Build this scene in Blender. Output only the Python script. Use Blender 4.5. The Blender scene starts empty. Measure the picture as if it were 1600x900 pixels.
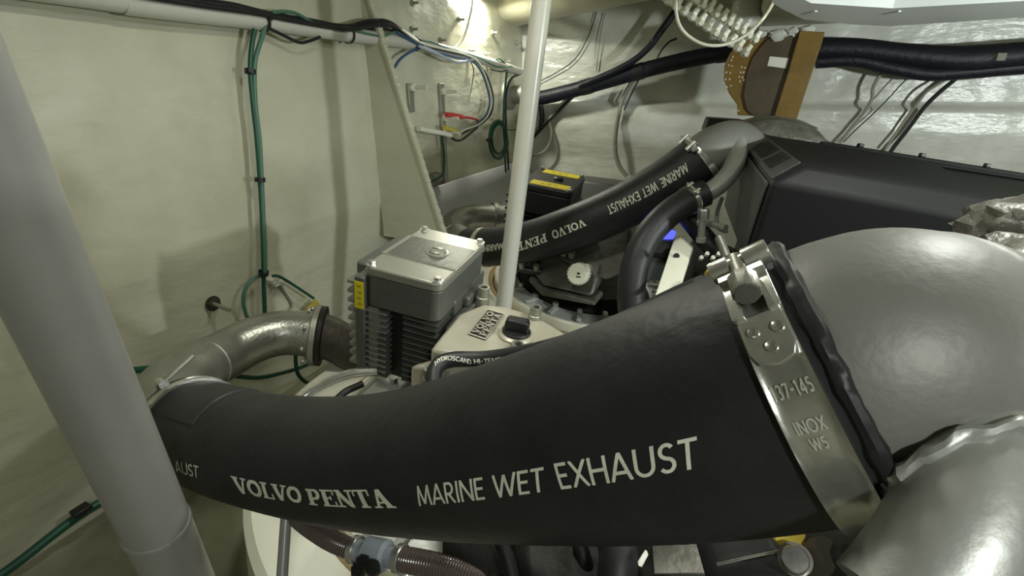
import bpy, math, random
from mathutils import Vector, Matrix, noise
random.seed(7)
V = Vector
# ------------------------------------------------------------------ camera
FPX = 760.0; PITCH = math.radians(22); CAM = V((0, 0, 1.2))
scn = bpy.context.scene
cd = bpy.data.cameras.new('camera'); cam = bpy.data.objects.new('camera', cd)
scn.collection.objects.link(cam)
cam.location = CAM; cam.rotation_euler = (math.pi/2 - PITCH, 0, 0)
cd.sensor_width = 36; cd.lens = 36*FPX/1600; cd.clip_start = .01
scn.camera = cam
# ------------------------------------------------------------------ world and exposure
w = bpy.data.worlds.new('world'); scn.world = w; w.use_nodes = True
w.node_tree.nodes['Background'].inputs[0].default_value = (.8, .85, .8, 1)
w.node_tree.nodes['Background'].inputs[1].default_value = .03
vs = scn.view_settings
vs.view_transform = 'Standard'; vs.look = 'None'; vs.gamma = 1; vs.use_curve_mapping = False
vs.exposure = 0.22
# corner lamp of the room, then unseen lamps added for brightness: (place, watts, radius of the disc, colour) - the fixtures are built further down
WARM = (1.0, .985, .84)
LAMPS = [
    ('corner', None, 21, WARM),
    ('over', V((.75, .65, 1.655)), 6, (.97, 1, .95)),
    ('hull', V((1.25, 1.45, 1.655)), 5, (.93, 1, .97)),
    ('aft', V((-.15, .85, 1.655)), 3, (1, .98, .86)),
    ('front', V((.25, -.55, 1.655)), 7, (.97, 1, .95)),
    ('fill', V((1.80, .0, 1.12)), 25, (.93, 1, .98)),  # unseen lamp added to brighten the hull and hatch rim
]
# ------------------------------------------------------------------ view helpers
CF = V((0, math.cos(PITCH), -math.sin(PITCH))); CU = V((0, math.sin(PITCH), math.cos(PITCH))); CR = V((1, 0, 0))
def ray(x, y): return CF + CR*((x-800)/FPX) + CU*((450-y)/FPX)
def P(x, y, d): return CAM + ray(x, y)*d
def proj(v):
    v = v - CAM; d = v.dot(CF)
    return 800+FPX*v.dot(CR)/d, 450-FPX*v.dot(CU)/d, d
def on(x, y, p0, n):
    r = ray(x, y); return CAM + r*((p0-CAM).dot(n)/r.dot(n))
CORN = V((.063, 3.28, 0)); LT = V((.4, .917, 0)).normalized(); LH = V((.917, -.4, 0)).normalized()
NT = V((.917, -.4, 0)).normalized(); NH = V((-.4, -.917, 0)).normalized()
ZK = .79
def TW(x, y, off=0.0):                       # a point on the transom wall seen at x, y
    p = on(x, y, CORN+NT*off, NT)
    if p.z < ZK:
        n = (NT + V((0, 0, -.22))).normalized()
        p = on(x, y, CORN + V((0, 0, ZK)) + n*off, n)
    return p
def HW(x, y, off=0.0): return on(x, y, CORN+NH*off, NH)
# machine frame: both drives and engines sit tilted a little forward
EU = V((.95, -.28, -.14)).normalized(); EV = V((.288, .957, .041)); EV = (EV - EU*EV.dot(EU)).normalized(); EW = EU.cross(EV)
B1 = V((-.174, .994, .881)); B2 = B1 + V((.353, 1.03, -.011))
def fr(o, a, b, c): return o + EU*a + EV*b + EW*c
# ------------------------------------------------------------------ materials
def mat(name, col, rough=.5, metal=0, bump=0, bscale=40, var=0, vscale=6, col2=None, detail=4, stretch=None, coat=0, emit=None, estr=0, trans=0, ramp=(.35, .65), rvar=0):
    m = bpy.data.materials.new(name); m.use_nodes = True
    nt = m.node_tree; b = nt.nodes['Principled BSDF']
    b.inputs['Base Color'].default_value = (*col, 1); b.inputs['Roughness'].default_value = rough
    b.inputs['Metallic'].default_value = metal; b.inputs['Coat Weight'].default_value = coat
    b.inputs['Transmission Weight'].default_value = trans
    if emit: b.inputs['Emission Color'].default_value = (*emit, 1); b.inputs['Emission Strength'].default_value = estr
    tc = nt.nodes.new('ShaderNodeTexCoord'); src = tc.outputs['Object']
    if stretch:
        mp = nt.nodes.new('ShaderNodeMapping'); mp.inputs['Scale'].default_value = stretch
        nt.links.new(src, mp.inputs[0]); bsrc = mp.outputs[0]
    else: bsrc = src
    if col2 is not None:
        n = nt.nodes.new('ShaderNodeTexNoise'); n.inputs['Scale'].default_value = vscale; n.inputs['Detail'].default_value = 6; n.inputs['Roughness'].default_value = .6
        nt.links.new(src, n.inputs['Vector'])
        r = nt.nodes.new('ShaderNodeValToRGB'); r.color_ramp.elements[0].position = ramp[0]; r.color_ramp.elements[1].position = ramp[1]
        r.color_ramp.elements[0].color = (*col2, 1); r.color_ramp.elements[1].color = (*col, 1)
        nt.links.new(n.outputs[0], r.inputs[0]); nt.links.new(r.outputs[0], b.inputs['Base Color'])
        if rvar:
            mr = nt.nodes.new('ShaderNodeMapRange'); mr.inputs[3].default_value = rough+rvar; mr.inputs[4].default_value = rough-rvar
            nt.links.new(n.outputs[0], mr.inputs[0]); nt.links.new(mr.outputs[0], b.inputs['Roughness'])
    if bump:
        n2 = nt.nodes.new('ShaderNodeTexNoise'); n2.inputs['Scale'].default_value = bscale; n2.inputs['Detail'].default_value = detail
        nt.links.new(bsrc, n2.inputs['Vector'])
        bp = nt.nodes.new('ShaderNodeBump'); bp.inputs['Strength'].default_value = bump; bp.inputs['Distance'].default_value = .01
        nt.links.new(n2.outputs[0], bp.inputs['Height']); nt.links.new(bp.outputs[0], b.inputs['Normal'])
    return m
M = {}
M['wall'] = mat('painted_laminate', (.60, .60, .475), .38, bump=.42, bscale=8, col2=(.47, .455, .335), vscale=2.2, detail=9, stretch=(1, 1, 2.6), ramp=(.3, .62))
M['hull'] = mat('white_hull_paint', (.64, .655, .59), .26, bump=.7, bscale=10, col2=(.44, .45, .38), vscale=2.6, detail=7, stretch=(1, 1, 2.5), ramp=(.3, .6))
M['hullwhite'] = mat('glossy_white_hull_paint', (.70, .73, .70), .24, bump=.6, bscale=9, col2=(.58, .61, .57), vscale=3, detail=6, ramp=(.3, .6))
M['ceil'] = mat('ceiling_paint', (.55, .54, .40), .5, bump=.2, bscale=8, col2=(.40, .39, .28), vscale=2)
M['bilge'] = mat('bilge_paint', (.32, .31, .22), .45, bump=.4, bscale=10, col2=(.16, .15, .10), vscale=3)
M['pole'] = mat('grey_pole_paint', (.33, .33, .31), .30, col2=(.30, .30, .285), vscale=8, bump=.04, bscale=30)
M['polew'] = mat('white_pole_paint', (.54, .54, .475), .28, bump=.03, bscale=30)
M['rubber'] = mat('black_rubber', (.0125, .0142, .0152), .5, bump=.10, bscale=70, col2=(.020, .0215, .022), vscale=14, stretch=(1, 1, 1), ramp=(.42, .7))
M['rubber2'] = mat('smooth_black_rubber', (.016, .017, .018), .5, bump=.05, bscale=80)
M['print'] = mat('off_white_print', (.80, .81, .68), .6, col2=(.62, .63, .52), vscale=60)
M['steel'] = mat('stainless_steel', (.74, .74, .69), .26, .8, bump=.05, bscale=60, col2=(.5, .5, .46), vscale=30)
M['band'] = mat('polished_band_steel', (.62, .62, .58), .25, .85, bump=.06, bscale=45, col2=(.5, .5, .46), vscale=40, rvar=.1)
M['silver'] = mat('silver_paint', (.42, .42, .38), .34, .75, bump=.12, bscale=120, col2=(.33, .33, .295), vscale=10)
M['castgrey'] = mat('grey_casting_paint', (.23, .23, .21), .50, .2, bump=.05, bscale=140, col2=(.205, .205, .185), vscale=7)
M['raw'] = mat('raw_cast_pipe', (.47, .485, .46), .44, .55, bump=.04, bscale=160, col2=(.40, .41, .385), vscale=16)
M['brown'] = mat('brown_cast_iron', (.075, .062, .045), .55, .4, bump=.2, bscale=80, col2=(.045, .038, .03), vscale=9)
M['unit'] = mat('dark_grey_housing', (.13, .135, .12), .42, .3, bump=.05, bscale=150)
M['lid'] = mat('light_grey_lid', (.36, .36, .305), .36, .45, bump=.04, bscale=150)
M['fin'] = mat('aluminium_fin', (.33, .335, .30), .35, .6, bump=.06, bscale=120)
M['black'] = mat('black_plastic', (.014, .015, .0155), .42, bump=.05, bscale=120)
M['cover'] = mat('black_engine_cover', (.012, .0125, .013), .56, bump=.04, bscale=160)
M['case_coverlit'] = mat('grey_case_lit_cover', (.07, .072, .07), .48, bump=.04, bscale=160)  # plain grey for the cases; on the black cover it paints in light
M['dark'] = mat('dark_engine_paint', (.022, .022, .019), .45, .2, bump=.2, bscale=30, col2=(.012, .012, .011), vscale=10)
M['gear'] = mat('grey_gear_casting', (.16, .16, .135), .42, .3, bump=.2, bscale=40, col2=(.10, .10, .085), vscale=10)
M['cream'] = mat('cream_casting_paint', (.52, .50, .40), .36, .2, bump=.06, bscale=60, col2=(.44, .42, .33), vscale=9)
M['collar'] = mat('white_gelcoat', (.80, .80, .68), .35, bump=.08, bscale=25, col2=(.72, .71, .56), vscale=5)
M['ring'] = mat('grey_clamp_ring', (.55, .57, .54), .35, .2, bump=.06, bscale=80)
M['yellow'] = mat('yellow_sticker', (.85, .72, .02), .4)
M['ink'] = mat('sticker_ink', (.48, .40, .02), .5)
M['brass'] = mat('yellow_brass', (.55, .42, .06), .35, .3)
M['green'] = mat('green_cable', (.008, .075, .042), .42)
M['greenp'] = mat('pale_green_cable', (.07, .17, .115), .45)
M['bluew'] = mat('blue_cable', (.05, .10, .22), .4)
M['palew'] = mat('pale_blue_cable', (.50, .58, .68), .4)
M['white'] = mat('white_cable', (.74, .73, .60), .42)
M['grey'] = mat('grey_cable', (.25, .245, .20), .45)
M['blackw'] = mat('black_cable', (.012, .013, .014), .45)
M['navy'] = mat('dark_hose_sleeve', (.010, .011, .017), .5, bump=.25, bscale=50)
M['red'] = mat('red_heat_shrink', (.55, .05, .05), .4)
M['ysl'] = mat('yellow_sleeve', (.52, .43, .06), .45)
M['amber'] = mat('amber_plastic', (.215, .128, .02), .42, bump=.1, bscale=50, col2=(.16, .095, .017), vscale=8)
M['brownpl'] = mat('brown_translucent_plate', (.095, .070, .040), .4, bump=.15, bscale=30, col2=(.065, .048, .028), vscale=8)
M['label'] = mat('paper_label', (.72, .72, .64), .5)
M['foam'] = mat('grey_foil_wrap', (.20, .195, .165), .42, .25, bump=1.0, bscale=26, col2=(.085, .08, .065), vscale=14, detail=6)
M['whiteframe'] = mat('white_frame', (.84, .88, .86), .4)
M['nylon'] = mat('white_nylon', (.72, .72, .62), .4)
M['cap'] = mat('white_cap_plastic', (.70, .70, .58), .45)
M['blue'] = mat('lit_blue_indicator', (.05, .06, .6), .3, emit=(.10, .12, 1), estr=1.2)
M['clear'] = mat('clear_coupling', (.42, .46, .52), .2, trans=.35)
M['ribbed'] = mat('wire_reinforced_hose', (.11, .085, .075), .25, coat=.4)
M['brownseal'] = mat('brown_sealant', (.33, .22, .10), .6, bump=.4, bscale=40)
M['zinc'] = mat('dull_zinc', (.34, .34, .29), .45, .6, bump=.1, bscale=60)
M['stamp'] = mat('raised_stamp', (.74, .74, .69), .35, .6)
M['ledge'] = mat('grey_ledge_paint', (.40, .40, .405), .25, bump=.25, bscale=12, col2=(.33, .33, .33), vscale=3)
M['hole'] = mat('dark_socket', (.01, .01, .01), .6)
M['lamp'] = mat('lamp_lens', (.9, .9, .85), .3, emit=(1, .98, .86), estr=14)
for k_, v_ in (('cover', .25), ('rubber', .38), ('dark', .3), ('case_coverlit', .35), ('navy', .3)): M[k_].node_tree.nodes['Principled BSDF'].inputs['Specular IOR Level'].default_value = v_
# ------------------------------------------------------------------ mesh helpers
ORG = {}
class MB:
    def __init__(s): s.v = []; s.f = []
    def add(s, vs, fs):
        o = len(s.v); s.v += [V(q) for q in vs]; s.f += [tuple(i+o for i in f) for f in fs]; return s
    def box(s, c, hx, hy, hz, A=None):                 # half sizes along the frame A (three axes)
        A = A or (V((1, 0, 0)), V((0, 1, 0)), V((0, 0, 1))); c = V(c)
        q = [c + A[0]*(hx*i) + A[1]*(hy*j) + A[2]*(hz*k) for i in (-1, 1) for j in (-1, 1) for k in (-1, 1)]
        return s.add(q, [(0, 1, 3, 2), (4, 6, 7, 5), (0, 4, 5, 1), (2, 3, 7, 6), (0, 2, 6, 4), (1, 5, 7, 3)])
    def prism(s, poly, off):                            # polygon of points, pushed by off
        n = len(poly); off = V(off)
        return s.add(list(poly) + [V(p)+off for p in poly], [tuple(range(n))[::-1], tuple(range(n, 2*n))] + [(i, (i+1) % n, n+(i+1) % n, n+i) for i in range(n)])
    def lathe(s, c, ax, prof, n=24, cap=True):          # prof: list of (radius, height) along ax
        c = V(c); ax = V(ax).normalized(); a = ax.orthogonal().normalized(); b = ax.cross(a)
        vs = []; fs = []
        for r, h in prof:
            for i in range(n):
                t = 2*math.pi*i/n; vs.append(c + ax*h + (a*math.cos(t)+b*math.sin(t))*r)
        for k in range(len(prof)-1):
            for i in range(n):
                j = (i+1) % n; fs.append((k*n+i, k*n+j, (k+1)*n+j, (k+1)*n+i))
        if cap: fs.append(tuple(range(n))[::-1]); fs.append(tuple(range((len(prof)-1)*n, len(prof)*n)))
        return s.add(vs, fs)
    def tube(s, pts, r, n=10, sm=4, cap=True):
        S = Surf(pts, r, sm); vs = []; fs = []; m = len(S.c)
        for k in range(m):
            for i in range(n): vs.append(S.raw(k, 2*math.pi*i/n, 0))
        for k in range(m-1):
            for i in range(n):
                j = (i+1) % n; fs.append((k*n+i, k*n+j, (k+1)*n+j, (k+1)*n+i))
        if cap: fs.append(tuple(range(n))[::-1]); fs.append(tuple(range((m-1)*n, m*n)))
        return s.add(vs, fs)
def catmull(pts, k):
    if len(pts) < 3 or k < 2: return [V(p) for p in pts]
    q = [2*V(pts[0])-V(pts[1])] + [V(p) for p in pts] + [2*V(pts[-1])-V(pts[-2])]; out = []
    for i in range(1, len(q)-2):
        a, b, c, d = q[i-1:i+3]
        for j in range(k):
            t = j/k
            out.append(.5*((2*b)+(c-a)*t+(2*a-5*b+4*c-d)*t*t+(3*b-a-3*c+d)*t**3))
    out.append(q[-2]); return out
class Surf:
    """a bent pipe: centre line, frames carried along it, radius; at(s, th, h) is a point h above its skin"""
    def __init__(s, pts, r, sm=4, ref=V((0, 0, 1))):
        s.c = catmull(pts, sm); n = len(s.c)
        rr = r if isinstance(r, (list, tuple)) else [r]*len(pts)
        s.r = [];
        for i in range(n):
            t = i/(n-1)*(len(rr)-1); a = min(int(t), len(rr)-2) if len(rr) > 1 else 0
            s.r.append(rr[a] + (rr[min(a+1, len(rr)-1)]-rr[a])*(t-a))
        s.T = []; s.A = []; s.B = []; s.s = [0.0]
        for i in range(n):
            t = (s.c[min(i+1, n-1)] - s.c[max(i-1, 0)]).normalized(); s.T.append(t)
            if i: s.s.append(s.s[-1] + (s.c[i]-s.c[i-1]).length)
            if i == 0:
                a = ref - t*ref.dot(t)
                if a.length < .05: a = t.orthogonal()
            else: a = s.A[-1] - t*s.A[-1].dot(t)
            a.normalize(); s.A.append(a); s.B.append(t.cross(a))
        s.L = s.s[-1]
    def raw(s, k, th, h): return s.c[k] + (s.A[k]*math.cos(th) + s.B[k]*math.sin(th))*(s.r[k]+h)
    def loc(s, x):
        x = max(0, min(s.L, x)); k = 0
        lo, hi = 0, len(s.s)-1
        while hi-lo > 1:
            m = (lo+hi)//2
            if s.s[m] <= x: lo = m
            else: hi = m
        return lo, (x-s.s[lo])/max(1e-9, s.s[lo+1]-s.s[lo])
    def at(s, x, th, h=0.0):
        k, t = s.loc(x); return s.raw(k, th, h)*(1-t) + s.raw(k+1, th, h)*t
    def cen(s, x):
        k, t = s.loc(x); return s.c[k]*(1-t)+s.c[k+1]*t
    def find(s, px, py):
        best = None
        for i in range(len(s.c)*2-1):
            x = s.L*i/(len(s.c)*2-2)
            for j in range(120):
                th = 2*math.pi*j/120; q = s.at(x, th); n = (q-s.cen(x))
                if n.dot(CAM-q) <= 0: continue
                a, b, d = proj(q); e = (a-px)**2+(b-py)**2
                if best is None or e < best[0]: best = (e, x, th)
        e, x, th = best; dx = s.L/(len(s.c)*2); dt = .05
        for it in range(14):
            for ddx in (-dx, 0, dx):
                for ddt in (-dt, 0, dt):
                    q = s.at(x+ddx, th+ddt); a, b, d = proj(q); k = (a-px)**2+(b-py)**2
                    if k < e: e, x, th = k, x+ddx, th+ddt
            dx *= .6; dt *= .6
        return x, th
    def ringpts(s, mb, prof, n=48, th0=0, th1=2*math.pi):     # prof: list of (x, h): a band swept around
        full = abs(th1-th0-2*math.pi) < 1e-6; m = n if full else n+1; vs = []; fs = []; p = len(prof)
        for i in range(m):
            th = th0+(th1-th0)*i/n
            for x, h in prof: vs.append(s.at(x, th, h))
        for i in range(n):
            j = (i+1) % m
            for k in range(p): fs.append((i*p+k, i*p+(k+1) % p, j*p+(k+1) % p, j*p+k))
        if not full: fs.append(tuple(range(p))); fs.append(tuple(range((m-1)*p, m*p))[::-1])
        mb.add(vs, fs); return mb
def build(name, mb, m, parent=None, label=None, bevel=0, sharp=40, seg=2, kind=None):
    me = bpy.data.meshes.new(name); vs = mb.v
    if parent is not None: o0 = ORG[parent.name]
    else:
        o0 = V((sum(q.x for q in vs)/len(vs), sum(q.y for q in vs)/len(vs), min(q.z for q in vs)))
    me.from_pydata([tuple(q-o0) for q in vs], [], mb.f); me.update()
    import bmesh as _b
    bm = _b.new(); bm.from_mesh(me); _b.ops.recalc_face_normals(bm, faces=bm.faces); bm.to_mesh(me); bm.free()
    me.shade_smooth(); me.set_sharp_from_angle(angle=math.radians(sharp))
    me.materials.append(M[m])
    o = bpy.data.objects.new(name, me); scn.collection.objects.link(o); ORG[o.name] = o0
    if parent is not None: o.parent = parent
    else: o.location = o0
    if label: o['label'] = label
    if kind: o['kind'] = kind
    if bevel:
        b = o.modifiers.new('bevel', 'BEVEL'); b.width = bevel; b.segments = seg; b.limit_method = 'ANGLE'; b.angle_limit = math.radians(35)
    return o
def thing(name, label, cat, loc, group=None):
    o = bpy.data.objects.new(name, None); scn.collection.objects.link(o); o.location = V(loc); o.empty_display_size = .05
    ORG[o.name] = V(loc); o['label'] = label; o['category'] = cat
    if group: o['group'] = group
    return o
def tag(o, label, cat, group=None):
    o['label'] = label; o['category'] = cat
    if group: o['group'] = group
    return o
def one(name, mb, m, label, cat, group=None, **k): return tag(build(name, mb, m, **k), label, cat, group)
def wire(name, pts, r, m, label, cat='cable', group=None, n=8, sm=5): return one(name, MB().tube(pts, r, n, sm), m, label, cat, group)
def pw(l): return [P(*q) for q in l]
def hexp(c, ax, r, h, mb=None): return (mb or MB()).lathe(c, ax, [(r*.92, 0), (r, h*.12), (r, h*.85), (r*.9, h)], 6)
# ------------------------------------------------------------------ lettering: strokes on a unit-height grid
def arc(cx, cy, rx, ry, a0, a1, n=14):
    return [(cx+rx*math.cos(math.radians(a0+(a1-a0)*i/n)), cy+ry*math.sin(math.radians(a0+(a1-a0)*i/n))) for i in range(n+1)]
T_ = .125
SANS = {
 'A': (.78, [[(.05, 0), (.39, 1)], [(.73, 0), (.39, 1)], [(.16, .3), (.62, .3)]]),
 'B': (.6, [[(.08, 0), (.08, 1)], [(.08, .94), (.3, .94)] + arc(.3, .74, .2, .2, 90, -90) + [(.08, .54)], [(.3, .54)] + arc(.32, .3, .22, .24, 90, -90) + [(.08, .06)]]),
 'C': (.8, [arc(.45, .5, .38, .44, 45, 315)]),
 'D': (.72, [[(.08, 0), (.08, 1)], [(.08, .94), (.25, .94)] + arc(.27, .5, .38, .44, 90, -90) + [(.08, .06)]]),
 'E': (.55, [[(.08, 0), (.08, 1)], [(.08, .94), (.5, .94)], [(.08, .52), (.46, .52)], [(.08, .06), (.5, .06)]]),
 'H': (.72, [[(.08, 0), (.08, 1)], [(.64, 0), (.64, 1)], [(.08, .52), (.64, .52)]]),
 'I': (.2, [[(.1, 0), (.1, 1)]]),
 'L': (.5, [[(.08, 0), (.08, 1)], [(.08, .06), (.48, .06)]]),
 'M': (.92, [[(.06, 0), (.16, 1)], [(.16, .96), (.46, .1)], [(.46, .1), (.76, .96)], [(.76, 1), (.86, 0)]]),
 'N': (.76, [[(.08, 0), (.08, 1)], [(.08, .96), (.68, .04)], [(.68, 0), (.68, 1)]]),
 'O': (.95, [arc(.475, .5, .41, .44, 0, 360, 24)]),
 'P': (.58, [[(.08, 0), (.08, 1)], [(.08, .94), (.28, .94)] + arc(.28, .69, .23, .25, 90, -90) + [(.08, .44)]]),
 'R': (.62, [[(.08, 0), (.08, 1)], [(.08, .94), (.28, .94)] + arc(.28, .7, .22, .24, 90, -90) + [(.08, .46)], [(.26, .46), (.56, 0)]]),
 'S': (.58, [arc(.29, .73, .19, .21, 30, 270, 12)[:-1] + arc(.29, .28, .21, .22, 90, -150, 12)]),
 'T': (.55, [[(.275, 0), (.275, 1)], [(.0, .94), (.55, .94)]]),
 'U': (.72, [[(.08, 1), (.08, .4)] + arc(.36, .36, .28, .3, 180, 360) + [(.64, 1)]]),
 'V': (.74, [[(.04, 1), (.37, 0)], [(.7, 1), (.37, 0)]]),
 'W': (1.1, [[(.05, 1), (.3, 0)], [(.3, 0), (.55, .95)], [(.55, .95), (.8, 0)], [(.8, 0), (1.05, 1)]]),
 'X': (.68, [[(.04, 0), (.64, 1)], [(.04, 1), (.64, 0)]]),
 'Y': (.68, [[(.04, 1), (.34, .45)], [(.64, 1), (.34, .45)], [(.34, .5), (.34, 0)]]),
 '-': (.5, [[(.06, .48), (.44, .48)]]), ' ': (.34, []),
 '1': (.36, [[(.22, 0), (.22, 1)], [(.22, .96), (.06, .8)]]),
 '3': (.6, [arc(.28, .73, .2, .21, 140, -90, 12), arc(.28, .28, .22, .24, 90, -140, 12)]),
 '4': (.64, [[(.46, 0), (.46, 1)], [(.46, .96), (.06, .28)], [(.06, .28), (.6, .28)]]),
 '5': (.6, [[(.5, .94), (.14, .94), (.1, .55)], arc(.28, .32, .22, .26, 130, -140, 14)]),
 '7': (.56, [[(.04, .94), (.52, .94), (.2, 0)]]),
}
SL = .2; SF = .1       # slab lettering: (points, width)
SLAB = {
 'V': (.98, [([(.2, .95), (.5, .0)], .25), ([(.8, .95), (.52, .02)], .14), ([(0, .95), (.42, .95)], SF), ([(.6, .95), (.98, .95)], SF)]),
 'O': (.96, [(arc(.48, .5, .36, .42, 0, 360, 28), .22)]),
 'L': (.8, [([(.24, 0), (.24, 1)], .24), ([(.02, .95), (.48, .95)], SF), ([(.02, .05), (.78, .05)], SF), ([(.72, .04), (.72, .36)], .1)]),
 'P': (.86, [([(.24, 0), (.24, 1)], .24), ([(.02, .05), (.5, .05)], SF), ([(.02, .94), (.5, .94)] + arc(.5, .69, .22, .25, 90, -90) + [(.24, .44)], .14), (arc(.5, .69, .2, .22, 70, -70), .2)]),
 'E': (.86, [([(.24, 0), (.24, 1)], .24), ([(.02, .95), (.78, .95)], SF), ([(.02, .05), (.82, .05)], SF), ([(.24, .52), (.58, .52)], SF), ([(.57, .4), (.57, .64)], .08), ([(.74, .7), (.74, .98)], .09), ([(.78, .02), (.78, .32)], .09)]),
 'N': (1.02, [([(.2, 0), (.2, 1)], .13), ([(.8, 0), (.8, 1)], .13), ([(.2, .93), (.8, .04)], .24), ([(0, .95), (.32, .95)], SF), ([(0, .05), (.4, .05)], SF), ([(.6, .95), (1.0, .95)], SF)]),
 'T': (.9, [([(.45, 0), (.45, 1)], .24), ([(.04, .95), (.86, .95)], SF), ([(.07, .66), (.07, .98)], .09), ([(.83, .66), (.83, .98)], .09), ([(.22, .05), (.68, .05)], SF)]),
 'A': (1.0, [([(.46, .98), (.2, .0)], .13), ([(.48, .98), (.78, .0)], .25), ([(.28, .3), (.66, .3)], SF), ([(0, .05), (.38, .05)], SF), ([(.56, .05), (1.0, .05)], SF)]),
 ' ': (.5, []),
}
def strokes(text, font, tw=T_, gap=.1):
    x = 0; out = []
    for ch in text:
        wd, st = font[ch]
        for q in st:
            pts, t = q if isinstance(q, tuple) else (q, tw)
            out.append(([(a+x, b) for a, b in pts], t))
        x += wd + gap
    return out, x-gap
def letter_mesh(text, font, f, tw=T_, gap=.1, step=.12, split=4):
    """f(u, v) with u, v in 0..1 over the whole word gives the point; strokes become narrow strips"""
    st, W = strokes(text, font, tw, gap); mb = MB()
    for pts, t in st:
        q = []
        for a, b in zip(pts, pts[1:]):
            n = max(1, int(math.hypot(b[0]-a[0], b[1]-a[1])/step))
            for i in range(n): q.append((a[0]+(b[0]-a[0])*i/n, a[1]+(b[1]-a[1])*i/n))
        q.append(pts[-1]); m = len(q); vs = []; fs = []; closed = math.hypot(q[0][0]-q[-1][0], q[0][1]-q[-1][1]) < 1e-6
        for i in range(m):
            a = q[i-1] if i else (q[m-2] if closed else q[0]); b = q[i+1] if i < m-1 else (q[1] if closed else q[-1])
            dx, dy = b[0]-a[0], b[1]-a[1]; l = math.hypot(dx, dy) or 1; nx, ny = -dy/l*t/2, dx/l*t/2
            for e in (-1, 0, 1):
                v_ = min(1.0, max(0.0, q[i][1]+ny*e)); vs.append(f((q[i][0]+nx*e)/W, v_))
        for i in range(m-1):
            for e in (0, 1): fs.append((3*i+e, 3*i+3+e, 3*i+4+e, 3*i+1+e))
        mb.add(vs, fs)
    return mb
def text_on(S, text, font, corners, h=.0006, **k):
    """corners: bottom left, bottom right, top left, top right as seen; returns a strip mesh lying on the pipe"""
    c = [list(S.find(*q)) for q in corners]
    for q in c[1:]:
        while q[1]-c[0][1] > math.pi: q[1] -= 2*math.pi
        while q[1]-c[0][1] < -math.pi: q[1] += 2*math.pi
    def f(u, v):
        s = (c[0][0]*(1-u)+c[1][0]*u)*(1-v)+(c[2][0]*(1-u)+c[3][0]*u)*v
        t = (c[0][1]*(1-u)+c[1][1]*u)*(1-v)+(c[2][1]*(1-u)+c[3][1]*u)*v
        return S.at(s, t, h)
    return letter_mesh(text, font, f, **k)
def flat_text(text, font, o, du, dv, **k): return letter_mesh(text, font, lambda u, v: o+du*u+dv*v, **k)
# ================================================================== the setting
def gridwall(name, f, s0, s1, z0, z1, n, m, mt, amp=.004, sc=5):
    mb = MB(); vs = []; fs = []
    for i in range(n+1):
        for j in range(m+1):
            s = s0+(s1-s0)*i/n; z = z0+(z1-z0)*j/m; p, nn = f(s, z)
            vs.append(p + nn*(amp*noise.fractal(p*sc, 1, 2, 4)))
    for i in range(n):
        for j in range(m): a = i*(m+1)+j; fs.append((a, a+m+1, a+m+2, a+1))
    o = build(name, mb.add(vs, fs), mt, sharp=60); o['kind'] = 'structure'; return o
ZF, ZC = .16, 1.69
def ftr(s, z): return CORN + LT*s + V((0, 0, z)) - NT*(.22*max(0, ZK-z)), NT
def fhu(s, z):
    k = max(0, min(1, (1.145-z)/.03)); k = k*k*(3-2*k)
    k2 = max(0, min(1, (1.02-z)/.2))
    return CORN + LH*s + V((0, 0, z)) + NH*(.055*k - .05*k2), NH
gridwall('wall_left', ftr, -4.6, .0, ZF, ZC, 200, 90, 'wall', .006, 3.5)
gridwall('wall_back', fhu, .0, 4.2, ZF, ZC, 200, 110, 'hull', .008, 4)
PA = CORN - LT*4.6; PB = CORN + LH*4.2; PC = PA + LH*4.2
def fl(z): return [V((q.x, q.y, z)) for q in (CORN, PB, PC, PA)]
def struct(name, mb, m, **k): o = build(name, mb, m, **k); o['kind'] = 'structure'; return o
def widen(poly, e):
    c = sum(poly, V())/len(poly); return [q+(q-c).normalized()*e for q in poly]
struct('floor', MB().prism(widen(fl(ZF-.06), .3), (0, 0, .06)), 'bilge')
struct('ceiling', MB().prism(widen(fl(ZC), .1), (0, 0, .06)), 'ceil')
struct('wall_right', MB().prism([PB+V((0, 0, ZF)), PC+V((0, 0, ZF)), PC+V((0, 0, ZC)), PB+V((0, 0, ZC))], LH*.06), 'wall')
struct('wall_front', MB().prism([PA+V((0, 0, ZF)), PC+V((0, 0, ZF)), PC+V((0, 0, ZC)), PA+V((0, 0, ZC))], -NH*-.06), 'wall')
# deck beam with a rounded lower edge, above the corner
def hpt(x, y, z): r = ray(x, y); return CAM + r*((z-CAM.z)/r.z)
mb = MB()
cs = []
for i in range(9):
    a = math.pi*i/8; cs.append((math.cos(a)*.16, -math.sin(a)*.085))
b0 = P(800, 20, 2.75); b1 = P(985, -70, 2.0)
bd = (b1-b0); bd.z = 0; bd.normalize(); bs = V((bd.y, -bd.x, 0))
poly = [b0 - bd*.25 + bs*a + V((0, 0, b+.02)) for a, b in cs] + [b0 - bd*.25 - bs*.16 + V((0, 0, ZC+.02-b0.z)), b0 - bd*.25 + bs*.16 + V((0, 0, ZC+.02-b0.z))]
struct('trim_1', mb.prism(poly, bd*1.6), 'ceil', bevel=.02)
# lowered deck above the far engine
sp = [on(x, y, V((0, 0, 1.50)), V((0, 0, 1))) for x, y in ((1095, 30), (1225, 52))]
q0 = HW(1105, 20); q1 = HW(1235, 48)
so = CORN + LH*1.28
poly = [V((so.x, so.y, 1.50)), V((so.x, so.y, 1.50)) + LH*2.6, V((so.x, so.y, 1.50)) + LH*2.6 + NH*1.0, V((so.x, so.y, 1.50)) + NH*1.0]
struct('trim_2', MB().prism(poly, (0, 0, .2)), 'ceil', bevel=.03)
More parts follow.
